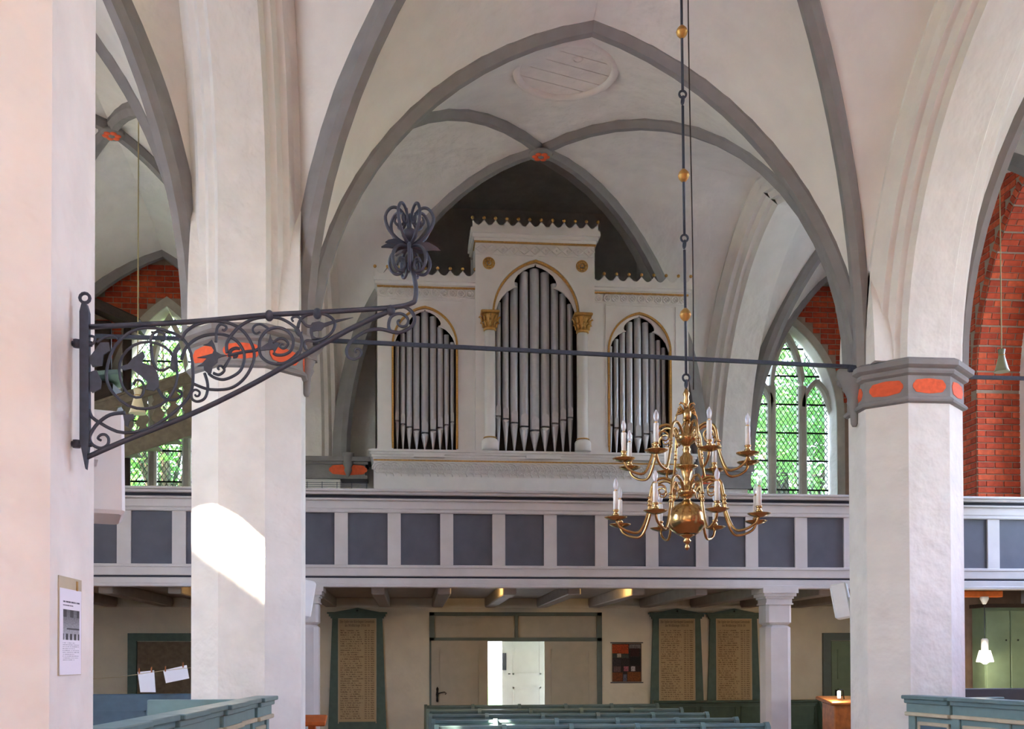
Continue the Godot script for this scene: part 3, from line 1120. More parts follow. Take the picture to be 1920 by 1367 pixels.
func strip_mesh(ab: Array, d0: float, d1: float) -> MB:
	var mb := MB.new()
	var a: Array = ab[0]
	var b: Array = ab[1]
	for i in a.size() - 1:
		mb.quad(P(a[i].x, a[i].y, d0), P(b[i].x, b[i].y, d0), P(b[i + 1].x, b[i + 1].y, d0), P(a[i + 1].x, a[i + 1].y, d0))
		mb.quad(P(b[i].x, b[i].y, d0), P(b[i].x, b[i].y, d1), P(b[i + 1].x, b[i + 1].y, d1), P(b[i + 1].x, b[i + 1].y, d0))
		mb.quad(P(a[i].x, a[i].y, d1), P(a[i].x, a[i].y, d0), P(a[i + 1].x, a[i + 1].y, d0), P(a[i + 1].x, a[i + 1].y, d1))
	return mb

# the cusped plate that fills one half of a pointed arch
func cusp(c: float, hw: float, spring: float, apex: float, s: float, d: float) -> MB:
	var arc := half_arch(Vector3(hw, spring, 0), Vector3(0, apex, 0), 12)
	var poly := PackedVector2Array()
	for p in arc:
		poly.append(Vector2(c + s * p.x, p.y))
	var h := apex - spring
	# upper foil from the crown down to the cusp, then the lower foil
	for q in [[0.02, 0.955], [0.16, 0.92], [0.30, 0.86], [0.42, 0.78], [0.49, 0.69], [0.51, 0.62], [0.49, 0.565], [0.43, 0.545], [0.54, 0.52], [0.67, 0.46], [0.79, 0.36], [0.88, 0.25], [0.94, 0.12], [0.975, 0.01]]:
		poly.append(Vector2(c + s * hw * q[0], spring + h * q[1]))
	return MB.new().prism(poly, Transform3D(Basis.IDENTITY, P(0, 0, d)), -0.02, 0.02)

func crest(o: Node, x0: float, x1: float, y: float, d: float, n: int) -> void:
	var poly := PackedVector2Array([Vector2(x1, y), Vector2(x0, y)])
	var w := (x1 - x0) / n
	for i in n:
		for k in 9:
			var t := k / 8.0
			poly.append(Vector2(x0 + w * (i + t), y + 0.115 - 0.075 * sin(PI * t)))
	obj("crest", MB.new().prism(poly, Transform3D(Basis.IDENTITY, P(0, 0, d)), -0.012, 0.012), M.organ_paint, o)
	for i in n + 1:
		obj("crest_ball", MB.new().soft().ball(P(x0 + w * i, y + 0.145, d), 0.024, 1.0, 10, 7), M.gold, o)

func build_organ() -> void:
	var o := thing("pipe_organ", "cream painted gothic pipe organ with gilded arches and silver pipes", "organ", P(1.74, 2.72, OD))
	var white: Material = M.organ_paint
	var mid := 1.74
	# base with carved frieze and cornice
	obj("base", MB.new().slab(P(-0.50, 2.72, OD - 0.02), P(3.98, 4.42, OD + 1.2)), white, o)
	var corn := MB.new()
	for q in [[4.405, 4.43, 0.02], [4.43, 4.465, 0.045], [4.465, 4.50, 0.07], [4.50, 4.53, 0.10]]:
		corn.slab(P(-0.50 - q[2] * 0.6, q[0], OD - 0.02 - q[2]), P(3.98 + q[2] * 0.6, q[1], OD + 1.2))
	obj("cornice", corn, white, o)
	obj("gilt_line", MB.new().slab(P(-0.50, 4.385, OD - 0.035), P(3.98, 4.403, OD)), M.gold, o)
	for b in [[0.0, 0.42], [1.55, 0.48], [3.0, 0.45]]:
		obj("block", MB.new().slab(P(b[0] + 0.05, 4.425, OD - 0.14), P(b[0] + b[1] + 0.05, 4.475, OD - 0.02)), white, o)
	for s in [[-0.20, 0.95], [1.16, 2.32], [2.52, 3.68]]:
		obj("base_panel", MB.new().slab(P(s[0], 2.9, OD - 0.028), P(s[1], 4.10, OD - 0.01)), white, o)
	var arch := MB.new().soft()
	for r in [0.098, 0.066]:
		var pts := PackedVector3Array()
		for i in 9:
			pts.append(Vector3(r * cos(PI * i / 8), r * 1.05 * sin(PI * i / 8), 0))
		arch.tube(pts, 0.011, 5)
	arch.tube(PackedVector3Array([Vector3(0.098, 0, 0), Vector3(0.085, -0.045, 0.004), Vector3(0.10, -0.09, 0)]), 0.012, 5, 0.006)
	arch.tube(PackedVector3Array([Vector3(0.0, 0.06, 0), Vector3(-0.03, 0.02, 0.006), Vector3(0.0, -0.02, 0.01), Vector3(0.03, 0.02, 0.006), Vector3(0, 0.06, 0)]), 0.006, 5)
	arch.tube(PackedVector3Array([Vector3(-0.06, -0.03, 0), Vector3(-0.03, -0.05, 0.004), Vector3(0.0, -0.03, 0.006), Vector3(0.03, -0.05, 0.004), Vector3(0.06, -0.03, 0)]), 0.006, 5)
	var am := arch.done()
	for i in 44:
		piece("frieze_arch", am, white, o, Transform3D(Basis.IDENTITY, P(-0.42 + i * 0.1005, 4.265, OD - 0.026)))
	# side towers
	for s in [-1.0, 1.0]:
		var xa := -0.45 if s < 0 else 2.57
		var xb := 0.90 if s < 0 else 3.93
		var c := 0.205 if s < 0 else 3.225
		var hw := 0.435
		var front := MB.new()
		var t := Transform3D(Basis(Vector3(1, 0, 0), Vector3.UP, Vector3(0, 0, -1)), P(0, 0, OD))
		wall_open(front, t, xa, xb, 4.53, 6.92, 0.07, [{"c": c, "hw": hw, "sill": 4.53, "spring": 6.0, "apex": 6.52}])
		obj("side_front", front, white, o)
		var case_ := MB.new()
		case_.slab(P(xa, 4.53, OD + 0.05), P(xa + 0.05, 6.92, OD + 0.95))
		case_.slab(P(xb - 0.05, 4.53, OD + 0.05), P(xb, 6.92, OD + 0.95))
		case_.slab(P(xa, 6.88, OD + 0.05), P(xb, 6.92, OD + 0.95))
		obj("side_case", case_, white, o)
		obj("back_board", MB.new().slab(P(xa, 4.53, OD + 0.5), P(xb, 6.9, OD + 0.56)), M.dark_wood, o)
		obj("gilt_arch", strip_mesh(arch_strip(c, hw - 0.005, 4.56, 6.0, 6.515, 0.026), OD - 0.022, OD + 0.06), M.gold, o)
		obj("arch_moulding", strip_mesh(arch_strip(c, hw + 0.026, 4.56, 6.0, 6.548, 0.02), OD - 0.014, OD + 0.01), white, o)
		for h in [-1.0, 1.0]:
			obj("cusp", cusp(c, hw, 6.0, 6.51, h, OD + 0.03), white, o)
		# raised panel frame round the arch
		var fr := MB.new()
		for q in [[xa + 0.17, 5.95, xa + 0.185, 6.64], [xb - 0.185, 5.95, xb - 0.17, 6.64], [xa + 0.17, 6.63, xb - 0.17, 6.645]]:
			fr.slab(P(q[0], q[1], OD - 0.012), P(q[2], q[3], OD + 0.01))
		obj("panel_frame", fr, white, o)
		# cornice, frieze of rings, crest
		var cn := MB.new()
		for q in [[6.80, 6.83, 0.02], [6.83, 6.87, 0.05], [6.87, 6.92, 0.075]]:
			cn.slab(P(xa - q[2] * (0.6 if s < 0 else 0.0), q[0], OD - q[2]), P(xb + q[2] * (0.6 if s > 0 else 0.0), q[1], OD + 0.3))
		obj("cornice", cn, white, o)
		obj("gilt_line", MB.new().slab(P(xa, 6.792, OD - 0.03), P(xb, 6.812, OD + 0.02)), M.gold, o)
		obj("frieze_line", MB.new().slab(P(xa, 6.665, OD - 0.012), P(xb, 6.68, OD + 0.02)), white, o)
		var rm := MB.new().soft().tube(ring_pts(Vector3.ZERO, 0.049, 14, Basis(Vector3.RIGHT, PI / 2)), 0.011, 6, -1, true)
		for k in 4:
			rm.ball(Vector3(0.022 * cos(TAU * k / 4), 0.022 * sin(TAU * k / 4), -0.004), 0.015, 1.0, 6, 4)
		var rmesh := rm.done()
		for i in 11:
			piece("frieze_ring", rmesh, white, o, Transform3D(Basis.IDENTITY, P(lerpf(xa + 0.07, xb - 0.07, i / 10.0), 6.735, OD - 0.004)))
		crest(o, xa - 0.03, xb + 0.03 if s > 0 else xb, 6.92, OD - 0.04, 8)
		for sx in [xa + 0.0, xb - 0.2]:
			obj("plinth_block", MB.new().slab(P(sx, 4.53, OD - 0.03), P(sx + 0.2, 4.62, OD + 0.03)), white, o)
		for i in 9:
			var k := i - 4
			var r: float = [0.052, 0.047, 0.041, 0.036, 0.030][absi(k)]
			var px: float = c + signf(k) * [0.0, 0.115, 0.215, 0.304, 0.385][absi(k)]
			organ_pipe(o, px, OD + 0.13 + 0.012 * absi(k), r, 4.56, [4.80, 4.845, 4.885, 4.93, 4.975][absi(k)], [6.50, 6.44, 6.30, 6.20, 6.10][absi(k)])
	# centre tower
	var d := OD - 0.10
	var fc := MB.new()
	var tt := Transform3D(Basis(Vector3(1, 0, 0), Vector3.UP, Vector3(0, 0, -1)), P(0, 0, d))
	wall_open(fc, tt, 0.90, 2.57, 4.53, 7.55, 0.08, [{"c": mid, "hw": 0.585, "sill": 4.53, "spring": 6.42, "apex": 7.17}])
	obj("centre_front", fc, white, o)
	var cs := MB.new()
	cs.slab(P(0.90, 4.53, d + 0.06), P(0.95, 7.6, OD + 1.0))
	cs.slab(P(2.52, 4.53, d + 0.06), P(2.57, 7.6, OD + 1.0))
	cs.slab(P(0.90, 7.55, d + 0.06), P(2.57, 7.6, OD + 1.0))
	obj("centre_case", cs, white, o)
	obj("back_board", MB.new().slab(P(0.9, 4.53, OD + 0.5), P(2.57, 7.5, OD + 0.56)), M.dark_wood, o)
	obj("gilt_arch", strip_mesh(arch_strip(mid, 0.58, 6.42, 6.42, 7.165, 0.028), d - 0.025, d + 0.06), M.gold, o)
	obj("arch_moulding", strip_mesh(arch_strip(mid, 0.612, 6.42, 6.42, 7.20, 0.045), d - 0.04, d + 0.01), white, o)
	for h in [-1.0, 1.0]:
		obj("cusp", cusp(mid, 0.585, 6.42, 7.16, h, d + 0.03), white, o)
		var cx: float = mid + h * 0.645
		var col := obj("column", MB.new().soft().lathe(P(cx, 0, d - 0.06), [Vector2(0.115, 4.53), Vector2(0.115, 4.64), Vector2(0.10, 4.67), Vector2(0.082, 4.68), Vector2(0.075, 4.72), Vector2(0.072, 6.2)], 20), white, o)
		obj("gilt_ring", MB.new().soft().tube(ring_pts(P(cx, 4.695, d - 0.06), 0.083, 20), 0.010, 6, -1, true), M.gold, col)
		var cap := MB.new().soft()
		cap.lathe(P(cx, 0, d - 0.06), [Vector2(0.075, 6.17), Vector2(0.09, 6.18), Vector2(0.09, 6.2), Vector2(0.078, 6.215), Vector2(0.08, 6.28), Vector2(0.105, 6.36), Vector2(0.12, 6.39)], 18)
		for k in 8:
			var a := TAU * k / 8
			var dir := Vector3(cos(a), 0, sin(a))
			for q in [[6.22, 0.085, 0.06], [6.30, 0.105, 0.055]]:
				cap.tube(PackedVector3Array([P(cx, q[0], d - 0.06) + dir * q[1], P(cx, q[0] + 0.045, d - 0.06) + dir * (q[1] + 0.01), P(cx, q[0] + 0.07, d - 0.06) + dir * (q[1] + 0.035), P(cx, q[0] + 0.055, d - 0.06) + dir * (q[1] + 0.045)]), 0.02, 6, 0.008)
		cap.soft(false)
		cap.block(P(cx, 6.415, d - 0.06), Vector3(0.26, 0.035, 0.26), 0.01)
		obj("gilt_capital", cap, M.gold, col)
		var ro := MB.new().soft()
		var rc := P(mid + h * 0.652, 7.135, d - 0.006)
		for k in 10:
			var a := TAU * k / 10
			ro.ball(rc + Vector3(0.05 * cos(a), 0.05 * sin(a), 0.006), 0.021, 1.0, 7, 5)
		ro.ball(rc + Vector3(0, 0, 0.012), 0.022, 1.0, 8, 6)
		ro.tube(ring_pts(rc, 0.078, 20, Basis(Vector3.RIGHT, PI / 2)), 0.009, 6, -1, true)
		obj("rosette", ro, M.gold, o)
	var cc := MB.new()
	for q in [[7.44, 7.48, 0.03], [7.48, 7.53, 0.06], [7.53, 7.60, 0.09]]:
		cc.slab(P(0.90 - q[2] * 0.75, q[0], d - q[2]), P(2.57 + q[2] * 0.75, q[1], OD + 0.6))
	obj("cornice", cc, white, o)
	obj("gilt_line", MB.new().slab(P(0.885, 7.418, d - 0.03), P(2.585, 7.438, d + 0.3)), M.gold, o)
	obj("frieze_line", MB.new().slab(P(0.9, 7.255, d - 0.012), P(2.57, 7.27, d + 0.02)), white, o)
	var lz := MB.new().soft().tube(PackedVector3Array([Vector3(-0.075, 0, 0), Vector3(0, 0.06, 0), Vector3(0.075, 0, 0), Vector3(0, -0.06, 0)]), 0.013, 5, -1, true)
	lz.ball(Vector3.ZERO, 0.016, 1.0, 7, 5)
	var lmesh := lz.done()
	for i in 11:
		piece("frieze_lozenge", lmesh, white, o, Transform3D(Basis.IDENTITY, P(lerpf(0.98, 2.49, i / 10.0), 7.342, d - 0.004)))
	crest(o, 0.86, 2.61, 7.60, d - 0.05, 11)
	for i in 9:
		var k := i - 4
		var r: float = [0.068, 0.064, 0.055, 0.048, 0.042][absi(k)]
		var px: float = mid + signf(k) * [0.0, 0.148, 0.286, 0.405, 0.51][absi(k)]
		organ_pipe(o, px, d + 0.16 + 0.012 * absi(k), r, 4.54, [4.845, 4.90, 4.955, 5.01, 5.05][absi(k)], [7.12, 7.08, 6.93, 6.80, 6.66][absi(k)])


# ---------------------------------------------------------------- under the gallery
func flat_print(tex: Texture2D, rough := 0.8) -> StandardMaterial3D:
	var m := StandardMaterial3D.new()
	m.resource_name = "print"
	m.albedo_texture = tex
	m.roughness = rough
	return m

# rows of small handwriting: names at the left, dates at the right
func name_list(seed_: int) -> Texture2D:
	var r := RandomNumberGenerator.new()
	r.seed = seed_
	var im := Image.create(288, 800, false, Image.FORMAT_RGB8)
	im.fill(Color(0.72, 0.65, 0.50))
	var ink := Color(0.28, 0.19, 0.12)
	var y := 86
	while y < 780:
		for span in [[14, 150 + r.randi() % 40], [200, 218], [226, 238], [246, 272]]:
			var x: int = span[0]
			while x < span[1]:
				if r.randf() < 0.16 and span[0] < 100:
					x += 5
				else:
					var h := 3 + r.randi() % 7
					for k in h:
						im.set_pixel(x + (h - k) / 3, y + 9 - k, ink)
						im.set_pixel(x + 1 + (h - k) / 3, y + 9 - k, ink.lerp(Color(0.72, 0.65, 0.50), 0.35))
					im.set_pixel(x + 2, y + 9, ink)
				x += 3
		y += 17
	return ImageTexture.create_from_image(im)

func lettering(text: String, size: float, at: Vector3, m: Material, parent: Node, width: float) -> void:
	var f := SystemFont.new()
	f.font_names = PackedStringArray(["Droid Serif"])
	f.font_italic = true
	var t := TextMesh.new()
	t.text = text
	t.font = f
	t.font_size = 32
	t.pixel_size = size / 32.0
	t.depth = 0.002
	var k := minf(1.0, width / maxf(0.01, t.get_aabb().size.x))
	piece("lettering", t, m, parent, Transform3D(Basis.IDENTITY.scaled(Vector3(k, 1, 1)), at))

func memorial_board(cx: float, seed_: int, label: String) -> void:
	var d := DW - 0.03
	var t := thing("memorial_board", label, "memorial board", P(cx, 0.5, d), "painted memorial boards on the west wall")
	var body := PackedVector2Array([Vector2(cx - 0.45, 0.5), Vector2(cx + 0.45, 0.5), Vector2(cx + 0.385, 2.30), Vector2(cx - 0.385, 2.30)])
	obj("frame", MB.new().prism(body, Transform3D(Basis.IDENTITY, P(0, 0, d)), -0.02, 0.02), M.board_green, t)
	var corn := MB.new()
	for q in [[2.29, 2.32, 0.41, 0.03], [2.32, 2.36, 0.435, 0.06], [2.36, 2.385, 0.46, 0.09]]:
		corn.slab(P(cx - q[2], q[0], d - q[3]), P(cx + q[2], q[1], d + 0.02))
	obj("cornice", corn, M.board_green, t)
	obj("pediment", MB.new().prism(PackedVector2Array([Vector2(cx - 0.36, 2.385), Vector2(cx + 0.36, 2.385), Vector2(cx, 2.452)]), Transform3D(Basis.IDENTITY, P(0, 0, d)), -0.02, 0.05), M.board_green, t)
	obj("cross", MB.new().box(P(cx, 2.41, d - 0.052), Vector3(0.035, 0.01, 0.006)).box(P(cx, 2.41, d - 0.052), Vector3(0.01, 0.035, 0.006)), M.black_metal, t)
	var q := QuadMesh.new()
	q.size = Vector2(0.575, 1.6)
	var pn := piece("name_panel", q, flat_print(name_list(seed_)), t, Transform3D(Basis.IDENTITY, P(cx, 1.485, d - 0.0235)))
	lettering("Die Opfer der Kirchspiel Gemeinde", 0.05, P(cx, 2.238, d - 0.0235), M.dark_wood, pn, 0.53)
	lettering("im Weltkriege 1914–18", 0.05, P(cx, 2.18, d - 0.0235), M.dark_wood, pn, 0.38)
	var fr := MB.new()
	for e in [[-0.295, 0.66, -0.284, 2.29], [0.284, 0.66, 0.295, 2.29], [-0.295, 2.281, 0.295, 2.292]]:
		fr.slab(P(cx + e[0], e[1], d - 0.032), P(cx + e[2], e[3], d))
	obj("inner_frame", fr, M.pew_cream, t)

func panel_door(parent: Node, called: String, x0: float, x1: float, y0: float, y1: float, d: float, m: Material, fields: Array) -> Node3D:
	var leaf := obj(called, MB.new().block(P((x0 + x1) * 0.5, (y0 + y1) * 0.5, d), Vector3(x1 - x0, y1 - y0, 0.045), 0.004), m, parent)
	for f in fields:
		var a := x0 + (x1 - x0) * float(f[0])
		var b := x0 + (x1 - x0) * float(f[2])
		var c: float = y0 + (y1 - y0) * float(f[1])
		var e: float = y0 + (y1 - y0) * float(f[3])
		var fr := MB.new()
		for q in [[a, c, a + 0.025, e], [b - 0.025, c, b, e], [a, c, b, c + 0.025], [a, e - 0.025, b, e]]:
			fr.slab(P(q[0], q[1], d - 0.036), P(q[2], q[3], d - 0.02))
		obj("panel_moulding", fr, m, leaf)
	return leaf

func build_west_end() -> void:
	var d := DW + 0.04
	var dr := setting("door_1", "double entrance door with transom panels standing half open", "door")
	var fr := MB.new()
	for q in [[0.297, 0.0, 0.375, 2.39], [2.955, 0.0, 3.034, 2.39], [0.297, 2.335, 3.034, 2.39], [0.297, 1.93, 3.034, 1.99], [1.645, 1.99, 1.69, 2.34]]:
		fr.slab(P(q[0], q[1], d - 0.07), P(q[2], q[3], d + 0.06))
	obj("door_frame", fr, M.door_frame, dr)
	for q in [[0.375, 1.645], [1.69, 2.955]]:
		obj("transom_panel", MB.new().slab(P(q[0], 1.99, d - 0.01), P(q[1], 2.336, d + 0.02)), M.door_paint, dr)
		var m := MB.new()
		for e in [[q[0] + 0.01, 2.0, q[0] + 0.025, 2.33], [q[1] - 0.025, 2.0, q[1] - 0.01, 2.33], [q[0] + 0.01, 2.0, q[1] - 0.01, 2.015], [q[0] + 0.01, 2.315, q[1] - 0.01, 2.33]]:
			m.slab(P(e[0], e[1], d - 0.025), P(e[2], e[3], d))
		obj("transom_moulding", m, M.door_paint, dr)
	var left := panel_door(dr, "door_leaf", 0.325, 1.215, 0.01, 1.945, d - 0.05, M.door_paint, [[0.15, 0.07, 0.86, 0.93]])
	panel_door(dr, "door_leaf", 2.115, 2.965, 0.01, 1.945, d - 0.02, M.door_paint, [[0.12, 0.07, 0.86, 0.93]])
	var h := MB.new().soft()
	h.lathe(P(0.42, 0, d - 0.085), [Vector2(0.008, 0.98), Vector2(0.02, 1.0), Vector2(0.014, 1.05), Vector2(0.022, 1.1), Vector2(0.014, 1.15), Vector2(0.02, 1.19), Vector2(0.004, 1.22)], 10)
	h.tube(PackedVector3Array([P(0.42, 1.11, d - 0.11), P(0.47, 1.13, d - 0.12), P(0.53, 1.14, d - 0.12), P(0.56, 1.12, d - 0.12), P(0.54, 1.10, d - 0.12)]), 0.009, 7, 0.006)
	obj("handle", h, M.black_metal, left)
	for y in [0.6, 1.6]:
		obj("hinge", MB.new().slab(P(2.962, y - 0.07, d - 0.06), P(2.978, y + 0.07, d - 0.02)), M.white_paint, dr)
	var od := setting("door_2", "white outer door leaf seen through the open entrance", "door")
	var leaf := panel_door(od, "door_leaf", 1.50, 2.20, 0.0, 2.25, DW + 0.72, M.white_paint, [[0.25, 0.62, 0.92, 0.97], [0.25, 0.05, 0.92, 0.53]])
	obj("lock_plate", MB.new().slab(P(1.505, 1.47, DW + 0.68), P(1.57, 1.75, DW + 0.70)), M.gallery_panel, leaf)
	obj("keyhole", MB.new().slab(P(1.60, 1.40, DW + 0.685), P(1.635, 1.415, DW + 0.70)), M.black_metal, leaf)
	# smaller doors at the two ends of the west wall
	for s in [[3, 6.66, 7.56, M.green_wood, "grey green panelled door behind the lectern"], [4, -4.28, -3.2, M.grey_wood, "dark brown panelled door in the left aisle behind hanging papers"]]:
		var n := setting("door_%d" % s[0], s[4], "door")
		var f2 := MB.new()
		f2.slab(P(s[1], 0, DW - 0.06), P(s[1] + 0.13, 1.94, DW + 0.01))
		f2.slab(P(s[2] - 0.13, 0, DW - 0.06), P(s[2], 1.94, DW + 0.01))
		f2.slab(P(s[1], 1.94, DW - 0.06), P(s[2], 2.06, DW + 0.01))
		obj("door_frame", f2, M.door_frame if s[1] > 0 else M.board_green, n)
		var l := panel_door(n, "door_leaf", s[1] + 0.14, s[2] - 0.14, 0.0, 1.93, DW - 0.025, s[3], [[0.15, 0.68, 0.85, 0.93], [0.15, 0.08, 0.85, 0.6]])
		obj("handle", MB.new().slab(P(s[1] + 0.19, 0.98, DW - 0.06), P(s[1] + 0.22, 1.14, DW - 0.045)).slab(P(s[1] + 0.19, 1.04, DW - 0.09), P(s[1] + 0.30, 1.06, DW - 0.075)), M.black_metal, l)
	memorial_board(-0.82, 11, "green memorial board with name list left of the double door")
	memorial_board(4.243, 12, "green memorial board with name list beside the collage poster")
	memorial_board(5.175, 13, "green memorial board with name list nearest the white gallery post")
	# collage poster on rods
	var im := Image.create(96, 124, false, Image.FORMAT_RGB8)
	im.fill(Color(0.16, 0.13, 0.14))
	var r := RandomNumberGenerator.new()
	r.seed = 5
	var blocks := [[0, 3, 54, 30, Color(0.62, 0.25, 0.10)], [56, 3, 38, 14, Color(0.42, 0.40, 0.40)], [60, 16, 30, 26, Color(0.20, 0.10, 0.10)], [58, 44, 34, 28, Color(0.09, 0.10, 0.11)], [0, 32, 30, 16, Color(0.20, 0.22, 0.20)], [16, 33, 14, 12, Color(0.62, 0.58, 0.50)], [32, 34, 22, 14, Color(0.24, 0.27, 0.25)], [0, 50, 28, 22, Color(0.20, 0.18, 0.20)], [30, 50, 24, 20, Color(0.17, 0.15, 0.15)], [4, 74, 24, 18, Color(0.36, 0.28, 0.28)], [38, 74, 16, 16, Color(0.60, 0.36, 0.40)], [62, 74, 14, 16, Color(0.66, 0.64, 0.64)], [0, 94, 34, 28, Color(0.44, 0.24, 0.12)], [36, 100, 12, 22, Color(0.34, 0.36, 0.42)], [50, 92, 44, 30, Color(0.46, 0.27, 0.14)]]
	for b in blocks:
		im.fill_rect(Rect2i(b[0], b[1], b[2], b[3]), b[4])
	for y in 124:
		for x in 96:
			im.set_pixel(x, y, im.get_pixel(x, y) * (0.6 + 0.8 * r.randf()))
	var po := thing("collage_poster", "hanging poster with a collage of orange and dark pictures", "poster", P(3.434, 1.27, DW - 0.02))
	var q := BoxMesh.new()
	q.size = Vector3(0.49, 0.63, 0.004)
	var pq := QuadMesh.new()
	pq.size = Vector2(0.47, 0.61)
	piece("sheet", q, M.pew_cream, po, Transform3D(Basis.IDENTITY, P(3.434, 1.59, DW - 0.012)))
	piece("print", pq, flat_print(ImageTexture.create_from_image(im)), po, Transform3D(Basis.IDENTITY, P(3.434, 1.59, DW - 0.0155)))
	for y in [1.908, 1.272]:
		obj("rod", MB.new().soft().tube(PackedVector3Array([P(3.17, y, DW - 0.014), P(3.70, y, DW - 0.014)]), 0.008, 8), M.gallery_panel, po)
	# bench along the west wall
	var be := thing("wall_bench", "long dark green panelled bench along the wall below memorial boards", "bench", P(5.15, 0, 16.2))
	obj("back", MB.new().block(P(5.15, 0.5, 16.28), Vector3(2.66, 0.94, 0.05), 0.01), M.bench_green, be)
	obj("top_rail", MB.new().block(P(5.15, 0.975, 16.26), Vector3(2.7, 0.035, 0.11), 0.01), M.bench_green, be)
	obj("seat", MB.new().block(P(5.15, 0.46, 16.05), Vector3(2.66, 0.04, 0.42), 0.01), M.bench_green, be)
	obj("seat_front", MB.new().slab(P(3.84, 0.0, 15.88), P(6.46, 0.44, 15.92)), M.bench_green, be)
	for k in 4:
		var xx := 3.90 + k * 0.645
		var f3 := MB.new()
		for e in [[xx, 0.58, xx + 0.02, 0.90], [xx + 0.555, 0.58, xx + 0.575, 0.90], [xx, 0.88, xx + 0.575, 0.90], [xx, 0.58, xx + 0.575, 0.60]]:
			f3.slab(P(e[0], e[1], 16.235), P(e[2], e[3], 16.26))
		obj("back_panel", f3, M.bench_green, be)
	var cheek := PackedVector2Array([Vector2(0, 0), Vector2(0.45, 0), Vector2(0.47, 0.3), Vector2(0.40, 0.5), Vector2(0.30, 0.68), Vector2(0.16, 0.92), Vector2(0.08, 1.0), Vector2(0, 1.0)])
	for sx in [3.80, 6.46]:
		obj("bench_end", MB.new().prism(cheek, Transform3D(Basis(Vector3(0, 0, 1), Vector3.UP, Vector3(-1, 0, 0)), P(sx, 0, 16.31)), -0.02, 0.02), M.bench_green, be)
	# small lamps between the joists
	for x in [-2.4, 0.90, 2.55, 5.9]:
		var la := thing("ceiling_lamp", "small warm ceiling lamp between the joists %s" % {-2.4: "at far left", 0.90: "above the left door leaf", 2.55: "above the right door leaf", 5.9: "above the wall bench"}[x], "lamp", P(x, 2.59, 13.5), "ceiling lamps under the gallery")
		obj("base", MB.new().soft().lathe(P(x, 0, 13.5), [Vector2(0.04, 2.592), Vector2(0.045, 2.60), Vector2(0.045, 2.612)], 14), M.white_paint, la)
		obj("bulb", MB.new().soft().ball(P(x, 2.583, 13.5), 0.02, 0.5, 10, 6), M.warm_bulb, la)
		var om := OmniLight3D.new()
		om.name = "lamp_light"
		om.light_color = Color(1.0, 0.80, 0.48)
		om.light_energy = 0.10 if x > -2.0 else 0.02
		om.light_size = 0.02
		om.omni_range = 30.0
		om.omni_attenuation = 2.0
		om.shadow_enabled = true
		la.add_child(om, true)
		om.position = Vector3(0, -0.035, 0)


